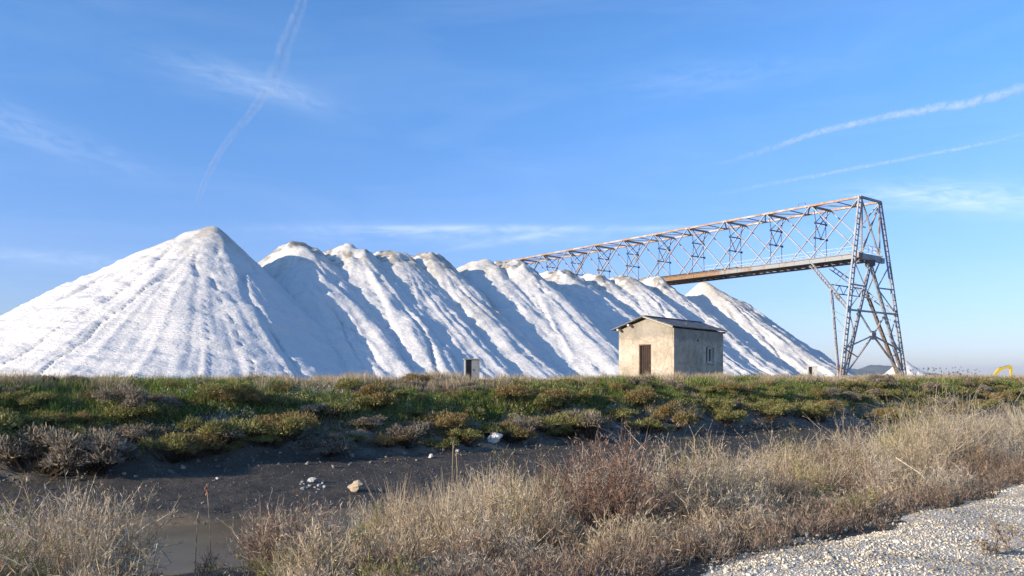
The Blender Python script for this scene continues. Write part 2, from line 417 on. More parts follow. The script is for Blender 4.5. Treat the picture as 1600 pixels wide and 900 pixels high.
def salt_height(x, y):
    best = None; own = None; rr = None; th = None
    wx = x + (fbm(x*.12, y*.12, 61, 3)-.5)*1.6; wy = y + (fbm(x*.12+9, y*.12, 62, 3)-.5)*1.6
    for i, (cx, cy, ch) in enumerate(PK):
        dx = wx-cx; dy = wy-cy
        if i == 0:
            dxl = np.where(dx < 0, dx*.74, dx)
        elif i == 11:
            dxl = dx
        else: dxl = dx
        # short ridge running back under the bridge line
        tt = (dx*DT.x+dy*DT.y)
        back = np.clip(tt, 0, .6 if i in (0, 11) else 5)
        dxl2 = dxl - DT.x*back; dy2 = dy - DT.y*back
        r = np.sqrt(dxl2**2+dy2**2)
        a = np.arctan2(dy2, dxl2)
        r0 = .45 if i in (0, 11) else .9
        h = ch - TAN*(np.sqrt(r*r+r0*r0)-r0*.8)
        # concave toe
        h = h + .9*sstep(17, 27, r)*(r-17)/10
        # avalanche rills running down slope
        s = 100+i*7
        aw = a + (vnoise(r*.12, a*2, s+3)-.5)*.12
        rill = (1-np.abs(2*vnoise(aw*17, r*.045, s)-1))**2*.30 + (1-np.abs(2*vnoise(aw*33, r*.07, s+1)-1))**2*.22 + (1-np.abs(2*vnoise(aw*61, r*.10, s+31)-1))**2*.13
        crk = sstep(.91, .985, 1-np.abs(2*vnoise(aw*6.8+.12*vnoise(r*.5, a*3, s+6), r*.05, s+2)-1))*(.55 if i == 0 else .4)*(.4+1.2*vnoise(r*.22, aw*4, s+44))
        amp = sstep(1.5, 9, r)
        h = h + (rill-.2-crk*1.0)*amp*(.55 if i == 0 else .8)
        # every heap runs down the front as a long rounded spur
        ww = dx*DW.x+dy*DW.y
        wn = ww + ((fbm(tt*.10, ww*.05, s+12, 3)-.5)*3.2+(fbm(tt*.35, ww*.3, s+14, 3)-.5)*1.4)*sstep(3, 10, r)
        lat = np.sqrt(wn*wn+.5)-.7
        if i == 0: lat = np.where(wn > 0, lat, 0)*.8
        if i == 11: lat = np.where(wn < 0, lat, 0)
        h = h - (.30, .20, .34, .17, .36, .30, .30, .18, .32, .20, .30, .36)[i]*lat*(sstep(0, 1.5, r) if i in (0, 11) else sstep(.5, 7, r))
        # minor spurs
        h = h + (1-np.abs(2*vnoise(wn*.42, tt*.05, s+20)-1))**1.5*.45*sstep(4, 9, r)*(0 if i == 0 else .9)
        # scaly ripples across the slope
        arc = aw*np.maximum(r, 3)
        h = h + (fbm(arc*.42+vnoise(r*.5, a*5, s+9), r*1.25, s+4, 4)-.5)*.55*sstep(2, 7, r)
        # lumps on the crown
        lump = (fbm(x*(.5+.07*(i % 4)), y*.6, s+5, 6)-.48)*2.9*(1-sstep(1.5, 7.5, r))
        h = h + lump*(.18 if i == 11 else (.20 if i == 0 else (.75, .55, .7, .45, .8, .5)[i % 6]))
        if best is None: best = h; own = np.zeros(h.shape, int); rr = r; th = a
        else:
            m = h > best
            best = np.where(m, h, best); own = np.where(m, i, own); rr = np.where(m, r, rr); th = np.where(m, a, th)
    return best, own, rr, th
W = np.arange(-140, 31.5, .26); T = np.concatenate([np.arange(-2, 37, .26), np.arange(37.5, 66, 1.2)])
Wg, Tg = np.meshgrid(W, T, indexing='ij')
Xg = A0.x + DT.x*Tg + DW.x*Wg; Yg = A0.y + DT.y*Tg + DW.y*Wg
Hg, Og, Rg, Ag = salt_height(Xg, Yg)
Gg = 1.2
Fc = grid_faces(len(W), len(T))[:, ::-1]
Hf = Hg.ravel(); own_f = Og.ravel()[Fc[:, 0]]
keep = (Hf[Fc].max(1) > Gg-.6)
white = np.array([.78, .745, .69]); dirt = np.array([.26, .225, .175]); cream = np.array([.74, .67, .55])
dn = fbm(Xg*.5, Yg*.5, 201, 5); dn2 = fbm(Xg*.9, Yg*.9, 211, 5)
w1 = (1-sstep(1, 9, Rg+(dn-.5)*10))*.55                 # cream crown
w2 = (1-sstep(2.0, 7.5, Rg+(dn2-.5)*12))*sstep(.47, .54, dn2)*.9
w2 = w2*np.where(Og == 11, .1, np.where(Og == 0, .6, np.where(Og == 5, .4, 1)))
streak = ((Og == 4) | (Og == 5))*sstep(-.12, .12, (Xg-PK[4][0])*.2+ .25)*(1-sstep(8, 20, Rg))*sstep(.35, .6, dn)*(Og == 4)*.65
cs = white*(1-w1[..., None])+cream*w1[..., None]
cs = cs*(1-w2[..., None])+dirt*w2[..., None]
cs = cs*(1-streak[..., None])+np.array([.42, .40, .36])*streak[..., None]
allv = np.stack([Xg, Yg, np.maximum(Hg, Gg-1)], -1).reshape(-1, 3); allc = cs.reshape(-1, 3)
for i, (px, h, He, lab) in enumerate(HEAPS):
    f = Fc[keep & (own_f == i)]
    idx, inv = np.unique(f.ravel(), return_inverse=True)
    base = np.array([PK[i][0], PK[i][1], 1.3])
    o = np_mesh('salt_heap', allv[idx]-base, [inv.reshape(-1, 4)], M['salt'], colors=allc[idx], smooth=True)
    o.location = base
    tag(o, lab, 'salt heap', 'white salt heaps in a long row')
# far small salt pile right of the tower
n = 70
g = np.linspace(-16, 16, n); gx, gy = np.meshgrid(g, g, indexing='ij')
base = at(1409, 590, 262); base.z = -1.6
rr = np.sqrt((np.where(gx > 0, gx*.78, gx*1.25))**2+gy**2)
hz = 9.4-.78*np.sqrt(rr**2+.6)+(fbm(gx*.5, gy*.5, 301, 4)-.5)*1.3
o = np_mesh('salt_heap', np.stack([gx, gy, np.maximum(hz, -.4)], -1).reshape(-1, 3), [grid_faces(n, n)[:, ::-1]], M['salt'], colors=np.tile(white, (n*n, 1)), smooth=True)
o.location = base
tag(o, 'small distant white salt heap seen between the tower foot and the right skyline', 'salt heap', 'white salt heaps beyond the row')

# ------------------------------------------------------------------ conveyor bridge and tower
bridge = empty('conveyor_bridge', loc(0, 2.9, 1.3))
tag(bridge, 'rusty steel lattice conveyor bridge on a tall trestle tower reaching out over the salt heaps', 'conveyor bridge')
BO = Vector(bridge.location)
def L(t, w, z): return loc(t, w, z)-BO
ZT, ZB, WB, PN = 28.7, 20.4, 5.8, 8.1
NP = 12
def part(mb, name, mat, parent=bridge, lab=None, bevel=0):
    o = mb.build(name, M[mat], parent, bevel)
    if lab: o['label'] = lab
    return o
def angle_bar(mb, a, b, s, th=.03):
    """L-section angle"""
    a = Vector(a); b = Vector(b); d = (b-a).normalized()
    up = Vector((0, 0, 1)) if abs(d.z) < .95 else Vector((1, 0, 0))
    x = d.cross(up).normalized(); y = x.cross(d).normalized()
    mb.bar(a+x*s/2, b+x*s/2, s, th, y); mb.bar(a+y*s/2, b+y*s/2, th*1.1, s, y)
for w in (0, WB):
    mb = MB(); mb.bar(L(-.2, w, ZT), L(NP*PN, w, ZT), .34, .30); part(mb, 'top_chord', 'steel_rust')
for k in range(NP):
    t0, t1 = k*PN, (k+1)*PN
    for w in (0, WB):
        mb = MB(); off = .12 if w == 0 else -.12
        mb.bar(L(t0, w-off, ZT), L(t1, w-off, ZB), .20, .13); mb.bar(L(t0, w+off*.4, ZB), L(t1, w+off*.4, ZT), .20, .13)
        part(mb, 'cross_brace', 'steel_mid')
    mb = MB()
    mb.bar(L(t1, 0, ZT-.05), L(t1, WB, ZT-.05), .42, .26)
    tm = (t0+t1)/2
    mb.bar(L(t0+.2, .1, ZT), L(tm, WB, ZT+.02), .2, .14); mb.bar(L(tm, WB, ZT+.02), L(t1-.2, .1, ZT), .2, .14)
    mb.bar(L(tm, .1, ZT-.02), L(tm, WB, ZT-.02), .16, .12)
    part(mb, 'top_bracing', 'steel_rust')
    # hanging sway frame
    mb = MB(); t = t1
    a, b = 1.3, WB-1.3
    z1, z2 = ZT-2.5, ZB+3.4
    for q in (a, b):
        s_ = -1 if q == a else 1
        mb.bar(L(t, q-.2*s_, z1), L(t, q+.15*s_, ZB+.2), .09, .09)
        mb.bar(L(t, q-s_*.6*-1 if False else q+s_*.5, ZT-.1), L(t, q-.2*s_, z1), .09, .09)
    mb.bar(L(t, a, z1), L(t, b, z1), .17, .15); mb.bar(L(t, a-.2, z2), L(t, b+.2, z2), .17, .15)
    mb.bar(L(t, a, z1), L(t, WB/2, z2), .09, .09); mb.bar(L(t, b, z1), L(t, WB/2, z2), .09, .09)
    mb.bar(L(t, a-.3, ZT), L(t, b, z1), .09, .09); mb.bar(L(t, b+.3, ZT), L(t, a, z1), .09, .09)
    for q, z in ((a, z1), (b, z1), (WB/2, z2), (a-.2, z2), (b+.2, z2)): mb.box(L(t, q, z), (.28, .28, .34))
    part(mb, 'sway_frame', 'steel_dark')
# deck girders
for w in (0, WB):
    mb = MB()
    def ibeam(t0, t1):
        mb.bar(L(t0, w, ZB-.06), L(t1, w, ZB-.06), .42, .10); mb.bar(L(t0, w, ZB-.42), L(t1, w, ZB-.42), .09, .62); mb.bar(L(t0, w, ZB-.77), L(t1, w, ZB-.77), .42, .08)
        s = t0+.6
        while s < t1: mb.box(L(s, w, ZB-.42), (.13, .13, .60)); s += 2.7
    ibeam(-.4, 3.1*PN); part(mb, 'deck_girder', 'girder_grey', lab='grey painted girder near the tower')
    mb = MB()
    ibeam(3.1*PN+.01, NP*PN); part(mb, 'deck_girder', 'girder', lab='rust coloured girder further along')
mb = MB()
s = 0
while s < NP*PN:
    if random.random() < .86: mb.bar(L(s, .25, ZB-.42), L(s, WB-.25, ZB-.42), .16, .36)
    s += 1.35
for w in (1.5, 2.9, 4.3): mb.bar(L(-.3, w, ZB-.2), L(NP*PN, w, ZB-.2), .16, .1)
part(mb, 'floor_beams', 'steel_brown')
mb = MB()
for k in range(NP*4):
    if random.random() < .8: mb.box(L(k*PN/4+1, .85, ZB-.08), (1.9, .9, .06), Matrix.Rotation(math.atan2(DT.y, DT.x), 3, 'Z'))
    if random.random() < .7: mb.box(L(k*PN/4+1, 4.9, ZB-.08), (1.9, .9, .06), Matrix.Rotation(math.atan2(DT.y, DT.x), 3, 'Z'))
    mb.box(L(k*PN/4+1, 2.9, ZB-.1), (1.98, 2.2, .05), Matrix.Rotation(math.atan2(DT.y, DT.x), 3, 'Z'))
part(mb, 'walkway', 'steel_dark')
mb = MB()
for w in (2.1, 3.7): mb.bar(L(2.9*PN, w, ZB+.25), L(NP*PN, w, ZB+.25), .12, .3)
mb.bar(L(2.9*PN, 2.9, ZB+.52), L(NP*PN, 2.9, ZB+.52), 1.3, .08)
s = 2.9*PN
while s < NP*PN:
    mb.box(L(s, 2.9, ZB+.22), (.35, 1.2, .3), Matrix.Rotation(math.atan2(DT.y, DT.x), 3, 'Z')); s += 1.6
part(mb, 'conveyor_belt', 'belt')
for w in (.35, WB-.35):
    mb = MB()
    for h in (.55, 1.1): mb.bar(L(-.3, w, ZB+h), L(3.6*PN, w, ZB+h), .045)
    s = -.2
    while s < 3.6*PN: mb.bar(L(s, w, ZB), L(s, w, ZB+1.1), .045); s += 1.35
    part(mb, 'railing', 'rail')
mb = MB()
for h in (.55, 1.1): mb.bar(L(-.35, .4, ZB+h), L(-.35, WB-.4, ZB+h), .045)
for k in range(5): mb.bar(L(-.35, .4+k*1.25, ZB), L(-.35, .4+k*1.25, ZB+1.1), .045)
part(mb, 'railing', 'rail')
# end portal frame
mb = MB()
mb.bar(L(0, 0, ZT), L(0, WB, ZT), .34, .32)
for w in (0.42, WB-.1): mb.bar(L(0, w, ZB-.3), L(0, w, ZT), .26, .22)
mb.bar(L(.05, .35, ZT-.2), L(.05, WB-.2, ZB+.2), .24, .16); mb.bar(L(-.09, WB-.2, ZT-.2), L(-.09, .35, ZB+.2), .24, .16)
mb.bar(L(0, .3, ZB+3.9), L(0, 1.5, ZB+3.9), .14, .14)
mb.bar(L(0, -.9, ZB-.45), L(0, WB+1.1, ZB-.7), .5, .8)
mb.bar(L(.4, -.2, ZB-.2), L(.4, WB+.2, ZB-.2), 1.2, .2)
part(mb, 'portal_frame', 'steel')
mb = MB(); mb.box(L(0, WB/2, ZB-1.35), (1.1, 1.1, .9)); mb.cyl(L(-.6, WB/2, ZB-1.5), L(.6, WB/2, ZB-1.5), .38, 14)
part(mb, 'bearing', 'steel_dark')
mb = MB()   # little handrail hoop on the top chord
p = 11.0
for q in (8.9*0+9.0, 10.2): mb.bar(L(q, 0, ZT), L(q, 0, ZT+.65), .05)
mb.bar(L(9.0, 0, ZT+.65), L(10.2, 0, ZT+.65), .05); part(mb, 'hoop', 'steel_dark')
# lattice legs: two channels joined by battens
def lattice(a, b, width, ch=.16, rung=.11, gap=.85, side=DW, taper=None, skip=0, zig=False):
    mb = MB(); a = Vector(a); b = Vector(b); d = b-a; ln = d.length; dn_ = d.normalized()
    sd = Vector(side); sd = (sd-dn_*sd.dot(dn_)).normalized()
    dp = dn_.cross(sd).normalized()
    wa, wb = (width, width) if taper is None else taper
    for s in (-1, 1):
        mb.bar(a+sd*s*wa/2, b+sd*s*wb/2, ch, ch*1.5, dp)
    n = int(ln/gap)
    for k in range(1, n):
        q = k/n; w_ = wa+(wb-wa)*q; p = a+d*q
        if zig:
            p2 = a+d*min(1, (k+1)/n); sg = 1 if k % 2 else -1
            mb.bar(p-sd*sg*w_/2, p2+sd*sg*w_/2, rung, rung*.7, dp)
        else: mb.bar(p-sd*w_/2, p+sd*w_/2, rung, rung*1.3, dp)
    return mb
ZF = 1.35
F1 = L(-.74, -6.7, ZF); F2 = L(-.74, WB+6.7, ZF)
top1 = L(0, 0, ZT); top2 = L(0, WB, ZT)
part(lattice(top1, F1, .85), 'leg', 'steel'); part(lattice(top2, F2, .85), 'leg', 'steel')
bear = L(0, WB/2, ZB-1.3)
fb1 = F1.lerp(F2, .035); fb2 = F1.lerp(F2, .965)
part(lattice(bear+(fb1-bear)*.02, fb1, .6), 'leg', 'steel'); part(lattice(bear+(fb2-bear)*.02, fb2, .6), 'leg', 'steel')
def onleg(top, foot, z): 
    z = z-BO.z; q = (top.z-z)/(top.z-foot.z); return top.lerp(foot, q)
m1 = onleg(top1, F1, 11.6); m2 = onleg(top2, F2, 11.6)
n1 = L(PN, 0, ZB-.9); n2 = L(PN, WB, ZB-.9)
part(lattice(n1, m1, .55, gap=.7, side=(0, 0, 1)), 'strut', 'steel'); part(lattice(n2, m2, .55, gap=.7, side=(0, 0, 1)), 'strut', 'steel')
k1 = n1.lerp(m1, .56); k2 = n2.lerp(m2, .56)
part(lattice(k1, F1+DT*.35, .45, ch=.11, gap=1.5, rung=.08), 'back_leg', 'steel'); part(lattice(k2, F2+DT*.9, .7, gap=1.0), 'back_leg', 'steel_brown', lab='brown rusted back leg')
part(lattice(k1, k2, 1.3, ch=.13, rung=.09, gap=1.1, side=(0, 0, 1), zig=True), 'cross_truss', 'steel_dark')
def one(a, b, w_, name='side_brace', mat='steel'):
    m_ = MB(); m_.bar(a, b, w_, w_); part(m_, name, mat)
one(k1, L(0, 0, ZB-.9), .15); one(k2, L(0, WB, ZB-.9), .15); one(m1.lerp(F1, .3), k1.lerp(F1, .3), .09)
for q in (.12, .34, .56, .78):
    one(m1.lerp(F1, q), k1.lerp(F1, q+.13), .1); one(m2.lerp(F2, q), k2.lerp(F2, q+.13), .1)
def inner(z, s):
    z = z-BO.z; q = (bear.z-z)/(bear.z-fb1.z); return bear.lerp(fb1 if s < 0 else fb2, q)
mb = MB()
mb.bar(m1, m2, .28, .26)
for z in (15.4,):
    mb.bar(onleg(top1, F1, z), inner(z, -1), .2, .2); mb.bar(onleg(top2, F2, z), inner(z, 1), .2, .2)
lv = [19.0, 15.4, 11.6, 8.2, 5.2]
for a_, b_ in zip(lv[:-1], lv[1:]):
    for (tp, ft, s) in ((top1, F1, -1), (top2, F2, 1)):
        if a_ == 19.0 or a_ == 11.6: mb.bar(onleg(tp, ft, a_), inner(b_, s), .13, .13)
        else: mb.bar(inner(a_, s), onleg(tp, ft, b_), .13, .13)
part(mb, 'horizontal_bracing', 'steel')
gz = L(-.4, WB/2+.1, 8.1)
mb = MB()
for p in (F1, F2): mb.bar(gz, p, .24, .2)
for p in (inner(11.4, -1), inner(11.4, 1)): mb.bar(gz, p, .22, .18)
for p in (onleg(top1, F1, 5.9), onleg(top2, F2, 5.9)): mb.bar(gz, p, .22, .18)
mb.bar(gz.lerp(F1, .5), onleg(top1, F1, 5.9), .13); mb.bar(gz.lerp(F2, .5), onleg(top2, F2, 5.9), .13)
part(mb, 'portal_bracing', 'steel_mid')
mb = MB(); dpn = DT*.12
c = gz - DT*.16; hx = [c+DW*(.95*math.cos(a)*.75)+Vector((0, 0, .95*math.sin(a)*.75)) for a in [R(20+k*45) for k in range(8)]]
mb.prism(hx, dpn*2.6); part(mb, 'gusset_plate', 'steel')
for ft in (F1, F2):
    mb = MB(); mb.box(ft+Vector((0, 0, -.35)), (1.8, 1.8, .7)); part(mb, 'footing', 'concrete')

# ------------------------------------------------------------------ plaster hut
hut = empty('plaster_hut', (9.27, 46.0, 1.3), R(50))     # local x: along the side wall (away), local y: along the gable towards the left
tag(hut, 'small abandoned plaster hut with grey low-pitched gable roof and dark plank door', 'hut')
GW, SL, EH, RH = 3.70, 6.37, 3.24, 3.86; TH = .28
mb = MB()
d0, d1, dh = 1.48, 2.32, 2.36      # door opening measured from near corner (y)
def slab(P, off): mb.prism([Vector(p) for p in P], off)
def gz_(y): return EH + (RH-EH)*(1-abs(y-GW/2)/(GW/2))
slab([(0, 0, -.2), (0, d0, -.2), (0, d0, dh), (0, 0, dh)], (TH, 0, 0))
slab([(0, d1, -.2), (0, GW, -.2), (0, GW, dh), (0, d1, dh)], (TH, 0, 0))
slab([(0, 0, dh), (0, GW, dh), (0, GW, EH), (0, GW/2, RH), (0, 0, EH)], (TH, 0, 0))
slab([(SL-TH, 0, -.2), (SL-TH, GW, -.2), (SL-TH, GW, EH), (SL-TH, GW/2, RH), (SL-TH, 0, EH)], (TH, 0, 0))
wx0, wx1, wz0, wz1 = 4.0, 5.1, 1.32, 2.25
def side(x0, x1, z0, z1, y=0): slab([(x0, y, z0), (x1, y, z0), (x1, y, z1), (x0, y, z1)], (0, TH, 0))
side(TH, wx0, -.2, EH); side(wx1, SL-TH, -.2, EH); side(wx0, wx1, -.2, wz0); side(wx0, wx1, wz1, EH)
side(TH, 2.6, -.2, EH, GW-TH); side(4.6, SL-TH, -.2, EH, GW-TH); side(2.6, 4.6, -.2, 1.0, GW-TH); side(2.6, 4.6, 2.2, EH, GW-TH)
wall = mb.build('wall', M['plaster'], hut)
mb = MB(); mb.box((SL/2, GW/2, .02), (SL-.6, GW-.6, .1)); mb.build('floor', M['floor'], hut)
# small vent hole with pipe
mb = MB(); mb.cyl((2.9, -.03, 2.62), (2.9, .1, 2.62), .075, 12); mb.build('vent_pipe', M['cab_dark'], hut)
# door of vertical planks, broken at the foot
door = None; mb = MB(); y = d0+.05; k = 0
rr_ = random.Random(4)
while y < d1-.05:
    wdt = min(.135, d1-.05-y); z0 = .05 + (rr_.random()*.35 if k > 1 else rr_.random()*.1)
    mb.box((.17+rr_.uniform(-.006, .006), y+wdt/2, (z0+dh-.06)/2), (.035, wdt-.012, dh-.06-z0)); y += .14; k += 1
mb.box((.20, (d0+d1)/2, .55), (.03, d1-d0-.12, .12)); mb.box((.20, (d0+d1)/2, 1.9), (.03, d1-d0-.12, .12))
door = mb.build('door', M['doorwood'], hut)
mb = MB()
for yy in (d0+.025, d1-.025): mb.box((.12, yy, dh/2), (.16, .05, dh-.01))
mb.box((.12, (d0+d1)/2, dh-.03), (.158, d1-d0-.1, .05)); mb.build('door_frame', M['steel_brown'], hut)
mb = MB(); mb.box((.13, d0+.16, 1.1), (.04, .03, .12)); mb.build('handle', M['steel_dark'], door)
# window
mb = MB(); zc = (wz0+wz1)/2; xc = (wx0+wx1)/2
for xx in (wx0+.3, wx1-.30): mb.box((xx, .04, zc), (.08, .08, wz1-wz0-.02))
for z in (wz0+.045, wz1-.045): mb.box((xc, .042, z), (wx1-wx0-.72, .07, .07))
win = mb.build('window', M['whitewood'], hut)
mb = MB(); mb.box((wx0+.65, .11, zc), (.30, .012, wz1-wz0-.18)); mb.build('pane', M['glass'], win)
mb = MB(); mb.box((xc, -.05, wz0-.03), (wx1-wx0+.2, .14, .07)); mb.build('sill', M['concrete'], hut)
mb = MB(); mb.box((xc, -.008, wz1+.18), (wx1-wx0+.5, .03, .2)); mb.build('lintel', M['plaster'], hut)
# roof: two sheets with lapped boards, battens, wide left overhang
pitch = math.atan2(RH-EH, GW/2)
rf = MB()
def roofside(sgn):
    e0 = .10 if sgn < 0 else .36
    run = GW/2+e0
    for k in range(4):                       # lapped courses from eave to ridge
        a0 = run*k/4; a1 = run*(k+1)/4+.05
        ya = (-e0 + a0) if sgn < 0 else (GW+e0-a0); yb = (-e0 + a1) if sgn < 0 else (GW+e0-a1)
        za = RH+.10-(run-a0)*math.tan(pitch) + .025*(3-k)*0; zb = RH+.10-(run-a1)*math.tan(pitch)
        if k == 3: yb = GW/2; zb = RH+.10
        lift = .018
        rnd = rr_.uniform(-.03, .03)
        rf.prism([(-.34+rnd, ya, za+lift), (-.34+rnd, yb, zb), (SL+.52+rnd, yb, zb), (SL+.52+rnd, ya, za+lift)], (0, 0, .055))
roofside(-1); roofside(1)
rf.box((SL/2+.09, GW/2, RH+.16), (SL+.86, .30, .035))
roof = rf.build('roof', M['roof'], hut)
mb = MB()
for y in (GW-.12, GW-.85): 
    z = RH+.06-abs(y-GW/2)*math.tan(pitch)-.09
    mb = MB(); mb.box((-.19, y, z), (.34, .12, .12)); mb.build('purlin_end', M['timber'], roof)
for y in (GW-.12, GW/2, .12):
    z = RH+.06-abs(y-GW/2)*math.tan(pitch)-.09
    mb = MB(); mb.box((SL+.25, y, z), (.5, .1, .11)); mb.build('purlin_end', M['doorwood'], roof)
y1 = -.10; z1 = RH+.06-abs(y1-GW/2)*math.tan(pitch)
mb = MB(); mb.bar((-.345, GW/2, RH+.085), (-.345, y1, z1+.02), .02, .05); mb.build('verge_strip', M['timber'], roof)
mb = MB(); mb.box((2.9, .75, EH+.40), (.16, .16, .09)); mb.build('roof_nail_cap', M['steel_dark'], roof)

# ------------------------------------------------------------------ cabinets
def cabinet(px, Y, w, d, ztop, rz, label, m1, lid):
    p = at(px, 590, Y); p.z = float(H(p.x, p.y))-.05; h = ztop-p.z
    c = empty('utility_box', p, rz); tag(c, label, 'utility box')
    mb = MB()
    mb.box((0, d/2-.02, h/2), (w, .04, h)); mb.box((-w/2+.02, -.02, h/2), (.04, d-.04, h)); mb.box((w/2-.02, -.02, h/2), (.04, d-.04, h)); mb.box((0, -.02, .05), (w-.08, d-.04, .1))
    mb.build('body', M[m1], c)
    mb = MB(); mb.box((0, 0, h+.03), (w+.1, d+.1, .06)); mb.build('lid', M[lid], c)
    mb = MB(); mb.box((w*.2, -d/2+.01, h/2+.05), (w*.5, .03, h-.14)); dr = mb.build('door', M['cabinet'] if m1 == 'cabinet' else M['concrete'], c)
    mb = MB(); mb.box((w*.05, -d/2-.02, h*.6), (.03, .03, .1)); mb.build('handle', M['steel_dark'], dr)
    mb = MB(); mb.box((-w*.28, .02, h*.5), (w*.25, .1, h*.5)); mb.build('meter', M['cab_dark'], c)
    return c
cabinet(737, 45, .80, .55, 2.70, R(12), 'grey metal utility box half open, standing alone on the bank before the grey-streaked salt', 'cabinet', 'cabinet')
cabinet(1269, 66, .72, .5, 2.58, R(-10), 'small pale concrete box with flat lid between the hut and the steel tower', 'concrete', 'concrete')

# ------------------------------------------------------------------ excavator, far right
ex = empty('excavator', (0, 0, 0)); eb = at(1562, 590, 200); eb.z = -1.55; ex.location = eb; ex.rotation_euler.z = R(4)
tag(ex, 'distant yellow excavator with raised bent arm on the right skyline', 'excavator')
SC = 200/F    # metres per pixel there
for s in (-1, 1):
    mb = MB(); y = s*1.1
    prof = [(-5.7, .1), (-5.9, .45), (-5.6, .8), (-2.4, .8), (-2.1, .45), (-2.3, .1)]
    mb.prism([(a, y-.3, b) for a, b in prof], (0, .6, 0)); mb.build('track', M['rubber'], ex)
mb = MB(); mb.prism([(-6.4, -1.3, 1.0), (-2.6, -1.3, 1.0), (-2.6, -1.3, 1.7), (-4.0, -1.3, 2.0), (-6.4, -1.3, 1.95)], (0, 2.6, 0)); mb.build('body', M['yellow'], ex, .06)
mb = MB(); mb.prism([(-4.1, -1.25, 1.75), (-2.6, -1.25, 1.72), (-2.75, -1.25, 2.75), (-4.0, -1.25, 2.8)], (0, 1.0, 0)); cb = mb.build('cab', M['yellow'], ex, .05)
mb = MB(); mb.prism([(-3.9, -1.27, 2.05), (-2.75, -1.27, 2.0), (-2.85, -1.27, 2.65), (-3.9, -1.27, 2.7)], (0, .02, 0)); mb.build('cab_window', M['darkglass'], cb)
def taper_arm(pts, hs, w):
    mb = MB(); up = []; dn = []
    for i, p in enumerate(pts):
        a = Vector(pts[max(0, i-1)]); b = Vector(pts[min(len(pts)-1, i+1)]); d = (b-a).normalized(); n_ = Vector((-d.z, 0, d.x))
        up.append(Vector(p)+n_*hs[i]/2); dn.append(Vector(p)-n_*hs[i]/2)
    for i in range(len(pts)-1):
        q = [dn[i], dn[i+1], up[i+1], up[i]]
        mb.prism([v-Vector((0, w/2, 0)) for v in q], (0, w, 0))
    return mb
taper_arm([(-2.9, 0, 1.9), (-1.5, 0, 3.6), (-.2, 0, 5.2), (.9, 0, 5.65), (2.9, 0, 5.9)], [.5, .7, .75, .6, .4], .45).build('boom', M['yellow'], ex)
taper_arm([(2.6, 0, 6.3), (2.95, 0, 5.5), (3.0, 0, 3.2)], [.4, .62, .4], .36).build('stick', M['yellow'], ex)
mb = MB(); mb.prism([(2.7, -.55, 3.3), (3.3, -.55, 3.2), (3.4, -.55, 2.3), (2.6, -.55, 1.9), (2.1, -.55, 2.4), (2.3, -.55, 2.6), (2.75, -.55, 2.6)], (0, 1.1, 0)); mb.build('bucket', M['steel_dark'], ex)
mb = MB(); mb.cyl((-.2, 0, 5.75), (2.5, 0, 6.35), .09); mb.cyl((-2.6, .4, 1.7), (-.9, .4, 4.0), .1); mb.build('hydraulic_ram', M['steel'], ex)

# ------------------------------------------------------------------ vegetation
def unit(a): return a/np.maximum(np.linalg.norm(a, axis=1, keepdims=True), 1e-6)
class Blades:
    """collects ribbons: root, mid and tip given per blade"""
    def __init__(s): s.V = []; s.Q = []; s.T = []; s.C = []; s.n = 0
    def add(s, p0, p1, p2, w, col, rng=RNG, tipw=.25):
        n = len(p0)
        if n == 0: return
        d = unit(p2-p0); r = rng.normal(size=(n, 3)); r[:, 2] *= .3
        side = unit(np.cross(d, r))*np.asarray(w).reshape(-1, 1)*.5
        V = np.stack([p0-side, p0+side, p1-side*.8, p1+side*.8, p2-side*tipw, p2+side*tipw], 1)
        b = s.n + np.arange(n)*6
        s.Q.append(np.stack([b, b+1, b+3, b+2], 1)); s.Q.append(np.stack([b+2, b+3, b+5, b+4], 1))
        s.V.append(V.reshape(-1, 3)); s.C.append(np.repeat(np.broadcast_to(col, (n, 3)), 6, axis=0)); s.n += n*6
    def tri(s, p0, p2, w, col, rng=RNG):
        n = len(p0)
        if n == 0: return
        d = unit(p2-p0); r = rng.normal(size=(n, 3)); side = unit(np.cross(d, r))*np.asarray(w).reshape(-1, 1)*.5
        mid = p0*.6+p2*.4
        V = np.stack([p0, mid-side, p2, mid+side], 1); b = s.n+np.arange(n)*4
        s.Q.append(np.stack([b, b+1, b+2, b+3], 1)); s.V.append(V.reshape(-1, 3)); s.C.append(np.repeat(np.broadcast_to(col, (n, 3)), 4, axis=0)); s.n += n*4
    def build(s, name, mat, parent=None, origin=None):
        V = np.concatenate(s.V); 
        if origin is not None: V = V-np.asarray(origin)
        o = np_mesh(name, V, [np.concatenate(s.Q)], mat, parent, np.concatenate(s.C))
        if origin is not None: o.location = origin
        return o
def curve(p0, d, ln, droop, rng):
    """quadratic-ish stem: returns p0,p1,p2"""
    n = len(p0); ln = np.asarray(ln).reshape(-1, 1)
    b = rng.normal(size=(n, 3))*.12
    p1 = p0 + d*ln*.5 + b*ln*.35
    d2 = unit(d + b*1.6 + np.array([0, 0, -1.])*np.asarray(droop).reshape(-1, 1))
    return p0, p1, p1 + d2*ln*.5
def pal(cols, n, rng, jit=.18):
    c = np.array(cols)[rng.integers(0, len(cols), n)]
    return np.clip(c*(1+rng.normal(size=(n, 1))*jit), .01, .9)
STRAW = [(.57, .455, .31), (.67, .56, .40), (.38, .29, .18), (.49, .39, .27)]
GREYD = [(.50, .42, .32), (.62, .54, .43), (.34, .27, .20)]
REDB = [(.24, .14, .10), (.32, .20, .14), (.42, .33, .26), (.18, .11, .08)]
OLIVE = [(.24, .24, .08), (.34, .31, .11), (.14, .14, .05), (.44, .38, .17)]
ORANGE = [(.34, .24, .11), (.42, .29, .13), (.24, .18, .08), (.22, .20, .08)]
GREYB = [(.24, .20, .15), (.36, .30, .22), (.15, .12, .09), (.44, .37, .28)]
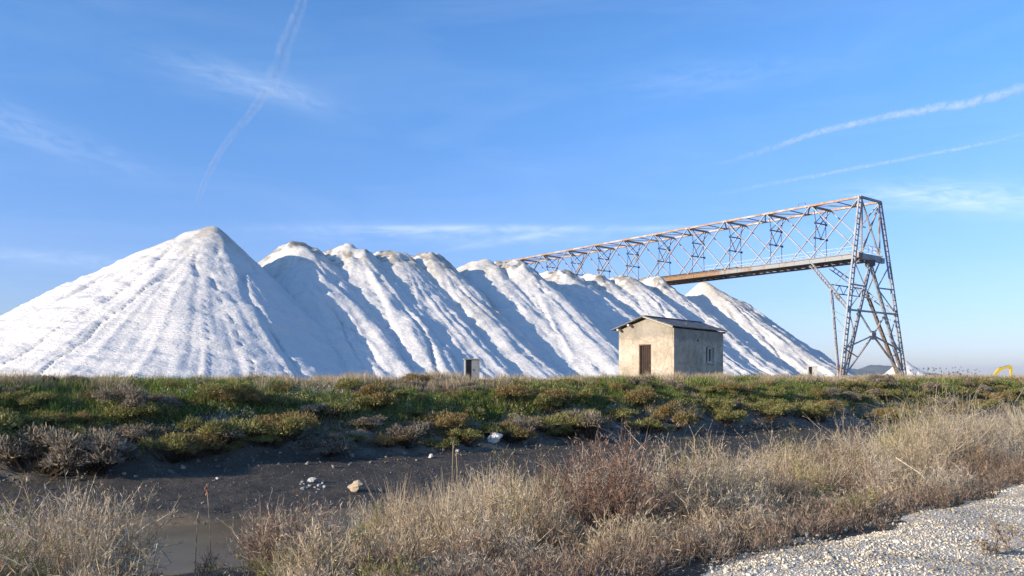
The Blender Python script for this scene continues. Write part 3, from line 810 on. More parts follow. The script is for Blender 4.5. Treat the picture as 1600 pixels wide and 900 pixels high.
GREEN = [(.13, .20, .04), (.20, .27, .06), (.29, .34, .11), (.09, .14, .035)]

def twiggy(B, base, hgt, spread, cols, rng, n0=26, n1=8, n2=5, w=1.0, droop=.15):
    """vectorised branching dry plants. base (k,3); hgt (k,)"""
    k = len(base)
    p0 = np.repeat(base, n0, 0) + np.concatenate([rng.normal(size=(k*n0, 2))*.05, np.zeros((k*n0, 1))], 1)
    h = np.repeat(hgt, n0)
    ph = rng.uniform(0, 2*np.pi, k*n0); tl = np.abs(rng.normal(size=k*n0))*np.repeat(np.broadcast_to(spread, k), n0)
    tl = np.minimum(tl, 1.25)
    d = np.stack([np.cos(ph)*np.sin(tl), np.sin(ph)*np.sin(tl), np.cos(tl)], 1)
    ln = h*rng.uniform(.55, 1.08, k*n0)
    a, b, c = curve(p0, d, ln, droop*rng.uniform(0, 1, len(p0)), rng)
    B.add(a, b, c, w*.006*rng.uniform(.7, 1.3, len(a)), pal(cols, len(a), rng), rng)
    m = len(a); t = rng.uniform(.25, 1, m*n1)[:, None]
    A = np.repeat(a, n1, 0); Bm = np.repeat(b, n1, 0); Cc = np.repeat(c, n1, 0)
    q = np.where(t < .5, A+(Bm-A)*t*2, Bm+(Cc-Bm)*(t*2-1))
    d1 = unit(unit(Cc-A)+rng.normal(size=(m*n1, 3))*.55 + np.array([0, 0, .15]))
    ln1 = np.repeat(ln, n1)*rng.uniform(.12, .34, m*n1)
    a1, b1, c1 = curve(q, d1, ln1, .05, rng)
    B.add(a1, b1, c1, w*.0045*rng.uniform(.7, 1.3, len(a1)), pal(cols, len(a1), rng), rng)
    if n2:
        m = len(a1); t = rng.uniform(.2, 1, m*n2)[:, None]
        A = np.repeat(a1, n2, 0); Cc = np.repeat(c1, n2, 0); q = A+(Cc-A)*t
        d2 = unit(unit(Cc-A)+rng.normal(size=(m*n2, 3))*.7+np.array([0, 0, .2]))
        ln2 = rng.uniform(.03, .085, m*n2)
        B.tri(q, q+d2*ln2[:, None], w*.0065*rng.uniform(.6, 1.3, m*n2), pal(cols, m*n2, rng), rng)
def tuft(B, base, hgt, spread, cols, rng, n=60, w=.006, droop=.5):
    k = len(base)
    p0 = np.repeat(base, n, 0)+np.concatenate([rng.normal(size=(k*n, 2))*.06, np.zeros((k*n, 1))], 1)
    ph = rng.uniform(0, 2*np.pi, k*n); tl = np.minimum(np.abs(rng.normal(size=k*n))*np.repeat(np.broadcast_to(spread, k), n), 1.3)
    d = np.stack([np.cos(ph)*np.sin(tl), np.sin(ph)*np.sin(tl), np.cos(tl)], 1)
    ln = np.repeat(hgt, n)*rng.uniform(.5, 1.1, k*n)
    a, b, c = curve(p0, d, ln, droop*rng.uniform(.1, 1, k*n), rng)
    B.add(a, b, c, np.repeat(np.broadcast_to(w, k), n)*rng.uniform(.7, 1.3, len(a)), pal(cols, len(a), rng), rng, .15)
def scatter(n, u0, u1, v0, v1, rng, pad=170):
    u = rng.uniform(u0, u1, n); v = rng.uniform(v0, v1, n); x, y = XY(u, v)
    px = PX(x, y); k = (y > 3) & (px > -pad) & (px < 1600+pad)
    return u[k], v[k], x[k], y[k]
def pts(x, y, dz=-.03): return np.stack([x, y, H(x, y)+dz], 1)

# --- foreground scrub between the track and the ditch
HU = [-4, 1.1, 1.45, 2.0, 2.4, 3.2, 4.2, 5.2, 8, 12, 15.5, 17.5, 21, 30]
HH = [.92, .86, .42, .30, .38, .48, .58, .68, .84, .86, 1.08, 1.35, 1.3, 1.3]
_rc = np.random.default_rng(77)
CU = _rc.uniform(-4, 32, 620); CV = _rc.uniform(4.8, 12.6, 620); CH = _rc.uniform(.45, 1.25, 620); CK = _rc.choice([0, 0, 1, 1, 2, 2, 3], 620); CR = _rc.uniform(.25, .52, 620)
def clump(u, v):
    d2 = ((u[:, None]-CU[None])**2+(v[:, None]-CV[None])**2)/CR[None]**2
    j = d2.argmin(1); return np.exp(-d2[np.arange(len(u)), j]*.8), j
def brush_h(u, v):
    g, j = clump(u, v)
    return brush_h0(u, v)*(.16+1.04*g*CH[j])
def brush_h0(u, v):
    h = np.interp(u-(v-8)*.12, HU, HH)
    return h*(.75+.65*fbm(u*.6, v*.6, 401, 3))*(.40+.60*sstep(5.0, 7.0, v-.1*(u-5.3)))
rng = np.random.default_rng(5)
Bd = Blades()
u, v, x, y = scatter(6300, -3, 30, 5.3, 12.2, rng)
gap = (u-.35*(v-8) > 1.25) & (u-.35*(v-8) < 2.7) & (v > 6.9)
edge = v > vedge(u)+.35
k = edge & ~(gap & (rng.random(len(u)) < .93)) & (v < 11.3+.8*fbm(u*.8, v*0, 3, 2)) 
u, v, x, y = u[k], v[k], x[k], y[k]
hh = brush_h(u, v)
g_, j_ = clump(u, v)
kinds = CK[j_]
P = pts(x, y)
for kd, cols in ((0, STRAW), (1, REDB+STRAW[2:]), (2, GREYD), (3, OLIVE[:2]+STRAW[2:3])):
    s = kinds == kd
    twiggy(Bd, P[s], hh[s]*(.85 if kd == 1 else 1), .38, cols, rng, n0=9, n1=6, n2=3, w=1.25)
dry = Bd.build('dry_scrub', M['dry']); tag(dry, 'tangle of dry straw-coloured scrub between white track and ditch', 'dry scrub', kind='stuff')
Bg = Blades()
u, v, x, y = scatter(1700, -3, 32, 5.1, 11.8, rng)
k = (v > vedge(u)+.25) & ~((u-.35*(v-8) > 1.3) & (u-.35*(v-8) < 2.6) & (v > 7.2) & (rng.random(len(u)) < .9))
u, v, x, y = u[k], v[k], x[k], y[k]; hh = brush_h(u, v)
s = rng.random(len(u)) < .72
g_, j_ = clump(u, v); s = s & (CK[j_] != 1)
tuft(Bg, pts(x, y)[s], hh[s]*.95, .34, STRAW+GREYD[:2], rng, 44, .0065, .45)
tuft(Bg, pts(x, y)[~s], hh[~s]*.45, .5, OLIVE, rng, 50, .009, .5)
o = Bg.build('dry_grass', M['dry']); tag(o, 'pale dry grass growing through the foreground scrub', 'dry grass', kind='stuff')
# low weeds and litter along the track edge
Bw = Blades(); u, v, x, y = scatter(2600, 2, 30, 4.8, 7.2, rng); e = v-vedge(u); k = (e > .05) & (e < 1.2); u, v, x, y = u[k], v[k], x[k], y[k]
twiggy(Bw, pts(x, y), .16+.22*rng.random(len(u)), .6, REDB+GREYB, rng, 8, 5, 2, 1.1)
o = Bw.build('low_weeds', M['dry']); tag(o, 'low brown weeds along the edge of the white track', 'weeds', kind='stuff')

# distinct plants of the foreground, each its own thing
def single(name, px, Y, hgt, spread, cols, label, cat, kind='twig', n=1, rad=.25, dens=1., w=1.2, droop=.2, z=None, group=None):
    x = (px-800)/F*Y; y = Y; g = float(H(x, y)) if z is None else z
    r = np.random.default_rng(int(px)*7+3)
    B = Blades(); bx = x+r.normal(size=n)*rad; by = y+r.normal(size=n)*rad
    base = np.stack([bx, by, (H(bx, by) if z is None else bx*0+z)-.03], 1); hv = hgt*r.uniform(.8, 1.1, n)
    if kind == 'twig': twiggy(B, base, hv, spread, cols, r, int(24*dens), 9, 5, w, droop)
    else: tuft(B, base, hv, spread, cols, r, int(160*dens), .006*w, droop)
    root = B.build(name, M['dry'], None, (x, y, g)); tag(root, label, cat, group); return root
single('dry_bush', 930, 9.9, 1.18, .42, REDB, 'large red-brown twiggy bush in the middle of the foreground scrub', 'bush', n=9, rad=.42, w=1.5)
single('dry_bush', 60, 8.6, 1.25, .30, GREYD, 'bare pale grey bush with forked top at the left edge', 'bush', n=2, rad=.10, w=1.6)
single('dry_bush', 150, 8.9, 1.10, .50, GREYD+STRAW, 'spreading pale bush at lower left beside the water', 'bush', n=7, rad=.34, w=1.4)
single('dry_bush', 440, 8.6, .82, .45, REDB+GREYD, 'low brown bush right of the open water at lower left', 'bush', n=7, rad=.3, w=1.3)
single('dry_bush', 1290, 17.5, 1.05, .4, REDB+STRAW, 'brown bush at the ditch edge left of the tall grass mound', 'bush', n=6, rad=.4, w=1.8)
single('dry_bush', 1030, 11.5, .95, .45, GREYD, 'grey twiggy bush just right of the red-brown bush', 'bush', n=6, rad=.35, w=1.4)
single('tall_grass', 1520, 19.5, 1.55, .34, [(.55, .48, .33), (.60, .54, .40), (.47, .40, .26)], 'tallest pale golden grass clump at the right edge beside the ditch', 'grass clump', 'tuft', n=16, rad=.7, w=2.2, droop=.7)
single('tall_grass', 1385, 18.5, 1.32, .30, [(.52, .45, .31), (.58, .5, .36)], 'pale golden grass clump left of the tallest one at the right', 'grass clump', 'tuft', n=10, rad=.55, w=2.2, droop=.6)
single('tall_grass', 700, 11.0, 1.05, .28, STRAW, 'pale straw grass clump left of the red-brown bush', 'grass clump', 'tuft', n=14, rad=.6, w=1.6, droop=.4)
for px, Y, h, lab in ((1340, 9.1, .42, 'small bare weed growing on the track edge, in the white gravel'), (1378, 9.0, .25, 'short dark weed beside the bare weed on the track edge'),
                      (1575, 7.6, .55, 'dark forked weed at the right edge of the white track'), (1545, 7.3, .3, 'small dry sprig left of the forked weed on the track')):
    x = (px-800)/F*Y; single('weed', px, Y, h*.6, .34, REDB+GREYB, lab, 'weed', n=1, rad=.02, dens=.17, w=1.4, z=float(track_z(np.array([x]), np.array([Y]))[0]))
# single stalks with seed heads
def stalk(px, Y, h, lean, label, hs=1.0, hm='seed'):
    x = (px-800)/F*Y; g = float(H(x, Y)); root = empty('seed_stalk', (x, Y, g)); tag(root, label, 'stalk')
    mb = MB(); p = [Vector((lean*(k/6)**2, 0, h*k/6)) for k in range(7)]
    for a, b in zip(p[:-1], p[1:]): mb.cyl(a, b, .006, 5, .005)
    mb.build('stem', M['stalk'], root)
    mb = MB(); e = p[-1]
    for k in range(9):
        q = e+Vector((random.uniform(-.014, .014), random.uniform(-.014, .014), -.07+.013*k)); mb.cyl(q, q+Vector((0, 0, .03)), .017*hs*(1-k*.07), 6, .008*hs)
    mb.build('seed_head', M[hm], root)
M['stalk'] = m_plain('stalk_straw', (.36, .27, .17), .8, .2); M['seed'] = m_plain('seed_brown', (.30, .15, .09), .9, .3)
stalk(330, 9.4, 1.12, -.05, 'upright stalk with reddish seed head before the dark ditch bed')
stalk(305, 9.0, .80, .03, 'shorter stalk with small head left of the reddish seed head', .6, 'stalk')
stalk(705, 12.2, 1.5, .03, 'tall thin stalk rising above the pale straw grass', .5, 'stalk')
stalk(716, 12.0, 1.35, -.03, 'second tall thin stalk beside the tallest one above the straw grass', .5, 'stalk')
def reed(pts_, label, r=.009):
    P_ = [Vector(p) for p in pts_]; o0 = P_[0]; mb = MB()
    for a, b in zip(P_[:-1], P_[1:]): mb.cyl(a-o0, b-o0, r, 6, r*.8)
    o = mb.build('broken_reed', M['reed']); o.location = o0; tag(o, label, 'reed')
M['reed'] = m_plain('reed_straw', (.62, .54, .38), .7, .12)
reed([at(176, 862, 8.0), at(232, 884, 8.2)], 'straight pale reed lying crosswise over the water at lower left')
reed([at(188, 892, 8.1), at(238, 865, 8.0)], 'pale reed crossing under the straight one at lower left')
reed([at(238, 892, 8.4), at(246, 850, 8.4), at(268, 880, 8.5)], 'pale reed bent to a sharp peak over the water')
reed([at(489, 810, 9.2), at(570, 827, 9.4)], 'long pale reed lying over the scrub right of the water', .007)
reed([at(1400, 715, 13.2), at(1435, 738, 12.8), at(1457, 760, 12.6)], 'pale reed lying on the brown scrub before the tall grass', .009)

# --- far bank ground cover
rng = np.random.default_rng(9)
def bank_scatter(n, v0, v1, pw=1.0):
    u = 72*rng.random(n)**1.15 - 2; v = rng.uniform(v0, v1, n); x, y = XY(u, v); px = PX(x, y); k = (px > -110) & (px < 1720)
    return u[k], v[k], x[k], y[k]
Bt = Blades()
u, v, x, y = bank_scatter(9000, 26.2, 33)
dist = np.sqrt(x*x+y*y)
k = fbm(u*.25, v*.4, 501, 3)+.25*np.exp(-((u-1)/6)**2) < .66; 
tuft(Bt, pts(x, y)[k], (.08+.85*fbm(u*.9, v*.9, 503, 3)**1.3)[k], .38, [(.54, .44, .29), (.62, .52, .37), (.42, .33, .22), (.46, .35, .23)], rng, 26, (.0065+.00028*dist)[k], .4)
u, v, x, y = bank_scatter(8000, 22.7, 27.2); dist = np.sqrt(x*x+y*y)
k = fbm(u*.5, v*.7, 505, 3) > .44
tuft(Bt, pts(x, y)[k], .14+.34*rng.random(k.sum())*fbm(u*.9, v*.9, 507, 2)[k]*1.6, .55, STRAW[:1]+GREYB+OLIVE+ORANGE, rng, 18, (.006+.00025*dist)[k], .5)
o = Bt.build('dry_grass', M['fol']); tag(o, 'pale dry grass along the crest of the far bank', 'dry grass', kind='stuff')
Bn = Blades()
u, v, x, y = bank_scatter(22000, 23.8, 29.5); dist = np.sqrt(x*x+y*y)
gm = fbm(u*.16, v*.25, 511, 3)+.16*np.exp(-((u-1)/5)**2)*1.0+.20*np.exp(-((u-34)/8)**2)
k = gm > .43+.08*np.abs(v-26.8)/2
tuft(Bn, pts(x, y)[k], (.14+.34*rng.random(len(u)))[k], .42, GREEN+OLIVE[:1], rng, 20, (.007+.0003*dist)[k], .5)
o = Bn.build('green_grass', M['fol']); tag(o, 'fresh green grass on the upper slope of the far bank', 'grass', kind='stuff')
# herb mat and white flowers
Bh = Blades()
u, v, x, y = bank_scatter(110000, 23.0, 27.5); dist = np.sqrt(x*x+y*y)
k = (fbm(u*.3, v*.5, 521, 3) > .40); u, v, x, y, dist = u[k], v[k], x[k], y[k], dist[k]
p0 = pts(x, y, 0); d = unit(rng.normal(size=(len(u), 3))*.7+np.array([0, 0, .8])); p0[:, 2] += rng.random(len(u))*.22*fbm(u*1.6, v*1.6, 611, 2)*2
Bh.tri(p0, p0+d*(.05+.06*rng.random(len(u)))[:, None], .018+.0007*dist, pal(GREEN[:1]+GREEN[3:]+OLIVE+[(.06, .10, .05)], len(u), rng), rng)
o = Bh.build('leafy_herbs', M['fol']); tag(o, 'dark leafy herb mat covering the far bank slope', 'herbs', kind='stuff')
Bf = Blades()
u, v, x, y = bank_scatter(60000, 23.3, 27.0)
fm = fbm(u*.35, v*.6, 531, 4)+.14*np.exp(-((u-9)/9)**2)-.12*sstep(22, 34, u)
k = fm > .555; u, v, x, y = u[k], v[k], x[k], y[k]
p0 = pts(x, y, .05); p0[:, 2] += rng.random(len(u))*.14; d = unit(rng.normal(size=(len(u), 3)))
Bf.tri(p0, p0+d*.042, .040, np.clip(pal([(.66, .66, .58), (.55, .55, .46)], len(u), rng, .1), 0, .8), rng)
o = Bf.build('white_flowers', M['fol']); tag(o, 'tiny white flowers scattered in patches on the far bank', 'flowers', kind='stuff')
# thin weed stalks on the skyline at the right
Bs = Blades(); r2 = np.random.default_rng(21); n = 130
pxs = np.concatenate([r2.uniform(1425, 1530, 90), r2.uniform(900, 1425, 40)]); Yv = r2.uniform(52, 60, n); xs = (pxs-800)/F*Yv
b = pts(xs, Yv); hg = np.concatenate([r2.uniform(.4, 1.15, 90), r2.uniform(.3, .6, 40)])
a_, b_, c_ = curve(b, unit(r2.normal(size=(n, 3))*.16+np.array([0, 0, 1.])), hg, .05, r2); Bs.add(a_, b_, c_, .012, np.array([.2, .17, .11]), r2)
for k in range(5): Bs.tri(c_, c_+unit(r2.normal(size=(n, 3)))*.07, .06, np.array([.14, .12, .08]), r2)
o = Bs.build('weed_stalks', M['fol']); tag(o, 'thin dark weed stalks with seed heads on the right skyline', 'weeds', kind='stuff')

# --- individual low shrubs on the far bank
def shrub_mesh(seed, cols, n=3600, wood=(.09, .065, .045)):
    r = np.random.default_rng(seed); B = Blades()
    nc = 11; ph = r.uniform(0, 6.28, nc); rad = np.sqrt(r.random(nc))*.62
    cen = np.stack([np.cos(ph)*rad, np.sin(ph)*rad, .30+.28*r.random(nc)-.25*rad], 1); cr = r.uniform(.18, .34, nc)
    # stems
    ns = 60; e = cen[r.integers(0, nc, ns)]+r.normal(size=(ns, 3))*.12; b = np.stack([r.normal(size=ns)*.08, r.normal(size=ns)*.08, np.zeros(ns)-.05], 1)
    B.add(b, (b+e)/2+np.array([0, 0, -.05]), e, .02, np.array(wood), r)
    k = r.integers(0, nc, n); dr = unit(r.normal(size=(n, 3))); dr[:, 2] = np.abs(dr[:, 2])*.9-.15
    rad_ = cr[k]*(.35+.7*r.random(n)**.6)
    p = cen[k]+dr*rad_[:, None]*np.array([1, 1, .95]); p[:, 2] = np.maximum(p[:, 2], -.02)
    d = unit(dr*.8+r.normal(size=(n, 3))*.45+np.array([0, 0, .55])); ln = r.uniform(.04, .10, n)
    B.add(p, p+d*ln[:, None]*.5, p+d*ln[:, None], .017*r.uniform(.6, 1.4, n), pal(cols, n, r, .22), r, .5)
    o = B.build('saltmarsh_shrub', M['fol']); return o
KINDS = [('olive green', OLIVE), ('orange-brown', ORANGE), ('grey-brown', GREYB)]
protos = {}
for ki, (nm, cols) in enumerate(KINDS):
    for q in range(3): protos[(ki, q)] = shrub_mesh(40+ki*10+q, cols)
r3 = random.Random(31)
used = set(); spots = []
def bank_spot(u, v, size, ki=None, hs=None):
    spots.append((u, v, size, ki, hs))
u_ = 0.0
while u_ < 66:
    step = .50+.009*u_
    spots.append((u_+r3.uniform(-.3, .3), 22.7+r3.uniform(-.6, .5)+.25*math.sin(u_*.7), r3.uniform(.75, 1.35), r3.choice([0, 0, 1, 2, 2]), None)) if r3.random() < .82 else None
    spots.append((u_+r3.uniform(-.5, .5), 24.2+r3.uniform(-.5, .5), r3.uniform(.55, 1.15), r3.choice([0, 1, 1, 2, 0]), None)) if r3.random() < .78 else None
    if r3.random() < .75: spots.append((u_+r3.uniform(-.5, .5), 25.6+r3.uniform(-.6, .6), r3.uniform(.45, .8), r3.choice([0, 1, 2]), None))
    if r3.random() < .34: spots.append((u_+r3.uniform(-.5, .5), 27.4+r3.uniform(-.5, .8), r3.uniform(.4, .7), r3.choice([2, 1]), None))
    u_ += step
def placebins(px):
    for lim, t in ((150, 'below the left salt flank'), (330, 'below the tallest cone'), (520, 'below the brown-crowned cone'), (690, 'left of the metal box'),
                   (850, 'below the metal box'), (965, 'just left of the plaster hut'), (1135, 'in front of the plaster hut'), (1290, 'between hut and steel tower'), (1430, 'in front of the steel tower')):
        if px < lim: return t
    return 'under the skyline weeds'
def put_shrub(x, y, size, ki, q, label, zscale=1.0, dz=0):
    p = protos[(ki, q)]
    if (ki, q) in used: o = p.copy(); COL.objects.link(o)
    else: o = p; used.add((ki, q))
    o.location = (x, y, float(H(x, y))-.04+dz); o.rotation_euler = (0, 0, r3.uniform(0, 6.28)); o.scale = (size, size, size*zscale)
    tag(o, label, 'shrub', 'low saltmarsh shrubs on the far bank'); return o
# notable shrubs first
def notable(px, v, size, ki, label, zs=1.0):
    t = (px-800)/F; Yv = v/(DITCH_C-DITCH_S*t); put_shrub(t*Yv, Yv, size, ki, r3.randrange(3), label, zs)
notable(700, 23.1, 1.15, 1, 'orange-brown rounded shrub overhanging the bare bank left of the white stone')
notable(925, 22.0, 1.35, 2, 'large grey-brown bushy shrub spilling onto the ditch bed before the hut', 1.15)
notable(335, 22.6, 1.25, 0, 'dark olive shrub hanging down to the ditch bed under the tallest cone')
notable(65, 22.2, 1.7, 2, 'largest dark brown shrub at the left edge of the far bank', 1.0)
notable(150, 21.9, 1.5, 2, 'wide dark shrub with pale tips, second from the left edge of the far bank', .95)
notable(390, 28.3, .62, 2, 'dark round shrub on the crest at the foot of the tallest salt cone', 1.0)
notable(55, 27.8, .8, 2, 'brown shrub breaking the skyline near the left edge', .9)
notable(648, 27.8, .9, 1, 'brown shrub on the crest left of the grey metal box', .9)
notable(1378, 25.2, 1.3, 2, 'dark round shrub before the right tower foot near the crest', 1.1)
notable(1180, 29.5, 1.0, 2, 'dark low shrub on the crest just right of the hut', .7)
for (u, v, size, ki, hs) in spots:
    x, y = XY(u, v); px = 800+F*x/y
    if px < -50 or px > 1650: continue
    if len([0]) and len(bpy.data.objects) > 900: break
    q = r3.randrange(3)
    put_shrub(x, y, size, ki, q, '%s low shrub on the far bank %s' % (KINDS[ki][0], placebins(px)), r3.uniform(.6, 1.15))
for key, p in protos.items():
    if key not in used: bpy.data.objects.remove(p)

# ------------------------------------------------------------------ stones
def stone(px, py, w, h, col, label, seed, z=None, zoff=0, name='stone', Y=None, group=None):
    """find where the pixel ray meets the ground"""
    if Y is None:
        ys = np.linspace(6, 70, 3000); xs_ = (px-800)/F*ys; zr_ = EYE+(590-py)/F*ys
        hit = np.argmax(zr_ < H(xs_, ys)); Y = ys[hit]
    x = (px-800)/F*Y; g = float(H(x, Y))
    W_ = w/F*Y; H_ = h/F*Y
    import bmesh
    bm = bmesh.new(); bmesh.ops.create_icosphere(bm, subdivisions=3, radius=1)
    r = np.random.default_rng(seed); planes = unit(r.normal(size=(10, 3))); dd = r.uniform(.42, .82, 10)
    for v_ in bm.verts:
        p = np.array(v_.co); s = planes@p; m_ = np.max(s/dd); p = p/max(m_, 1.0)
        jit = 1+.10*math.sin(p[0]*5+seed)*math.cos(p[1]*6)+.08*math.sin(p[2]*9+seed); v_.co = (p[0]*W_*.80*jit, p[1]*W_*.5*jit, (p[2]+.25*p[0])*H_*.72*jit)
    me = bpy.data.meshes.new(name); bm.to_mesh(me); bm.free()
    a = me.color_attributes.new('Col', 'FLOAT_COLOR', 'POINT'); c = np.ones((len(me.vertices), 4), np.float32); c[:, :3] = col; a.data.foreach_set('color', c.ravel())
    me.materials.append(M['stone']); o = bpy.data.objects.new(name, me); COL.objects.link(o); o.location = (x, Y, g+H_*.30+zoff); o.rotation_euler.z = r.uniform(-.5, .5)
    tag(o, label, 'stone', group)
stone(773, 688, 21, 14, (.74, .72, .69), 'white pointed stone on the bare bank right of the orange-brown shrub', 1)
stone(555, 767, 17, 15, (.50, .40, .28), 'tan angular boulder alone on the wet mud by the water', 5)
stone(1040, 672, 26, 13, (.34, .27, .18), 'brownish flat boulder under the shrubs before the hut', 8)
stone(1016, 664, 26, 12, (.15, .14, .125), 'grey slab leaning in the bare bank behind the brownish boulder', 10)
stone(962, 672, 20, 9, (.38, .36, .35), 'grey flat stone beside the large grey-brown shrub', 12)
stone(1062, 668, 14, 11, (.36, .30, .22), 'small tan stone right of the brownish flat boulder', 14)
stone(673, 716, 7, 8, (.66, .64, .62), 'small white stone low on the ditch bed above the straw grass', 15)
stone(677, 694, 6, 4, (.5, .48, .46), 'tiny pale stone just below the orange-brown shrub', 16)
stone(340, 749, 5, 4, (.55, .53, .5), 'tiny white stone alone on the dark ditch bed at left', 17)
stone(715, 706, 5, 5, (.62, .6, .58), 'tiny white stone beside the tall thin stalks', 18)
rs = random.Random(8)
stone(487, 753, 9, 8, (.5, .49, .46), 'biggest white cobble of the small heap on the ditch bed', 19)
for k in range(22):
    px = 490+rs.gauss(0, 13); py = 758+rs.gauss(0, 4.5); s = rs.uniform(2.5, 5.5)
    stone(px, py, s, s*.8, (rs.uniform(.28, .45),)*3, 'small white cobble in the scattered heap left of the tan boulder', 60+k, name='cobble', group='white cobbles on the ditch bed')

# pebbles on the track (one mesh) and loose bits on the ditch bed
def pebbles(x, y, z, r, col, name, label, cat, rng):
    base = np.array([(1, 0, 0), (-1, 0, 0), (0, 1, 0), (0, -1, 0), (0, 0, 1), (0, 0, -1)], float)
    fc = np.array([(0, 2, 4), (2, 1, 4), (1, 3, 4), (3, 0, 4), (2, 0, 5), (1, 2, 5), (3, 1, 5), (0, 3, 5)])
    n = len(x); sc = r[:, None, None]*rng.uniform(.55, 1.25, (n, 6, 1)); V = base[None]*sc*np.array([1, 1, .7])
    q = rng.normal(size=(n, 4)); q /= np.linalg.norm(q, axis=1, keepdims=True); w_, a, b, c = q.T
    Rm = np.stack([1-2*(b*b+c*c), 2*(a*b-c*w_), 2*(a*c+b*w_), 2*(a*b+c*w_), 1-2*(a*a+c*c), 2*(b*c-a*w_), 2*(a*c-b*w_), 2*(b*c+a*w_), 1-2*(a*a+b*b)], 1).reshape(n, 3, 3)
    V = np.einsum('nij,nkj->nki', Rm, V)+np.stack([x, y, z], 1)[:, None]
    Fq = (fc[None]+(np.arange(n)*6)[:, None, None]).reshape(-1, 3)
    o = np_mesh(name, V.reshape(-1, 3), [Fq], M['pebble'], colors=np.repeat(col, 6, 0)); tag(o, label, cat, kind='stuff'); return o
rng = np.random.default_rng(17)
n = 210000
u = rng.uniform(1, 22, n); s = -rng.random(n)**1.1*5.5+.25; v = vedge(u)+s; x, y = XY(u, v); px = PX(x, y); k = (y > 5.6) & (px > 700) & (px < 1660) & ((y < 9) | (rng.random(n) < .6)); u, v, x, y = u[k], v[k], x[k], y[k]
n = len(x); r = np.exp(rng.normal(size=n)*.50)*.0067; dirt_ = .68+.45*sstep(.38, .56, fbm(x*1.3, y*1.3, 881, 5)); col = dirt_[:, None]* pal([(.74, .65, .50), (.64, .55, .41), (.78, .70, .56), (.36, .29, .20), (.66, .55, .39)], n, rng, .12)
pebbles(x, y, track_z(x, y)+r*.25, r, col, 'gravel', 'white crushed shell gravel covering the track at lower right', 'gravel', rng)
n = 14000; u = rng.uniform(-2, 50, n); v = rng.uniform(16, 22.5, n); x, y = XY(u, v); r = np.exp(rng.normal(size=n)*.45)*.012
pebbles(x, y, H(x, y)+r*.3, r, pal([(.16, .16, .155), (.27, .26, .25), (.10, .10, .10)], n, rng), 'grit', 'loose grit scattered over the dark ditch bed', 'grit', rng)
n = 2600; u = rng.uniform(-2, 55, n); v = 22.2+rng.normal(size=n)*.75; x, y = XY(u, v); r = np.exp(rng.normal(size=n)*.55)*.035
pebbles(x, y, H(x, y)+r*.2, r, pal([(.20, .175, .14), (.26, .23, .19), (.14, .12, .10)], n, rng), 'clods', 'crumbled earth clods at the foot of the eroded far bank', 'clods', rng)
n = 900; u = rng.uniform(1.5, 9, n); v = rng.uniform(5.0, 7.6, n); x, y = XY(u, v); r = np.exp(rng.normal(size=n)*.4)*.018
pebbles(x, y, H(x, y)+r*.5+.02, r, pal([(.7, .68, .62), (.55, .52, .46)], n, rng), 'loose_pebbles', 'loose white pebbles lying among the foreground scrub', 'pebbles', rng)

# ------------------------------------------------------------------ contrails
def contrail(ptsp, Y0, Y1, width, dens, scale, label, fade):
    """ptsp: (px,py) samples; a flattened tube at cruising distance. fade: values along"""
    pp = np.array(ptsp, float); n = 90; t = np.linspace(0, 1, n); tt = np.linspace(0, 1, len(pp))
    pxs = np.interp(t, tt, pp[:, 0]); pys = np.interp(t, tt, pp[:, 1]); Ys = Y0+(Y1-Y0)*t
    for _ in range(12):
        pxs[1:-1] = (pxs[:-2]+pxs[2:])/2*.5+pxs[1:-1]*.5; pys[1:-1] = (pys[:-2]+pys[2:])/2*.5+pys[1:-1]*.5
    C_ = np.stack([(pxs-800)/F*Ys, Ys, EYE+(590-pys)/F*Ys], 1)
    wd = np.interp(t, np.linspace(0, 1, len(width)), width)/F*Ys/2
    d = unit(np.gradient(C_, axis=0)); side = unit(np.cross(d, unit(C_))); up = np.cross(side, d)
    wob = (fbm(t*14, t*0, int(pp[0, 0]), 4)-.5)
    C_ = C_+side*(wob*wd*.9)[:, None]
    ring = 14; V = []
    for k in range(ring):
        a = 2*np.pi*k/ring; rr = wd*(1+.35*(fbm(t*26, t*0+k*.7, 7, 3)-.5))
        V.append(C_+side*(np.cos(a)*rr)[:, None]+up*(np.sin(a)*rr)[:, None])
    V = np.stack(V, 1); o0 = C_[0]
    i = np.arange(n-1)[:, None]; j = np.arange(ring)[None]
    a = i*ring+j; b = i*ring+(j+1) % ring; Fq = np.stack([a, b, b+ring, a+ring], -1).reshape(-1, 4)
    fd = np.interp(t, np.linspace(0, 1, len(fade)), fade); c = np.zeros((n, ring, 3)); c[..., 1] = fd[:, None]; c[..., 0] = t[:, None]
    o = np_mesh('contrail', V.reshape(-1, 3)-o0, [Fq], m_contrail('ice_trail', dens, scale), colors=c.reshape(-1, 3), smooth=True)
    o.location = o0; tag(o, label, 'contrail')
contrail([(474, -10), (455, 55), (436, 105), (425, 130), (402, 165), (372, 198), (350, 230), (330, 262), (316, 292), (304, 326)], 17000, 30000, [18, 24, 30, 20, 14, 12, 11, 10, 6], .95, .003, 'tall curved contrail rising above the tallest salt cone', [.6, .6, .9, .9, .9, 1, 1, .9, .2])
contrail([(1640, 130), (1560, 150), (1480, 165), (1400, 178), (1340, 190), (1270, 208), (1200, 233), (1150, 250), (1100, 260)], 17000, 26000, [20, 21, 17, 13, 13, 12, 12, 8], .45, .0045, 'thick bright contrail at the upper right above the conveyor bridge', [1, 1, .95, 1, .9, .8, .5, .25, 0])
contrail([(1640, 200), (1540, 224), (1400, 250), (1260, 277), (1100, 307)], 20000, 30000, [7, 7, 8, 9, 9], .36, .005, 'thin contrail running parallel below the thick one', [1, .9, .7, .5, 0])
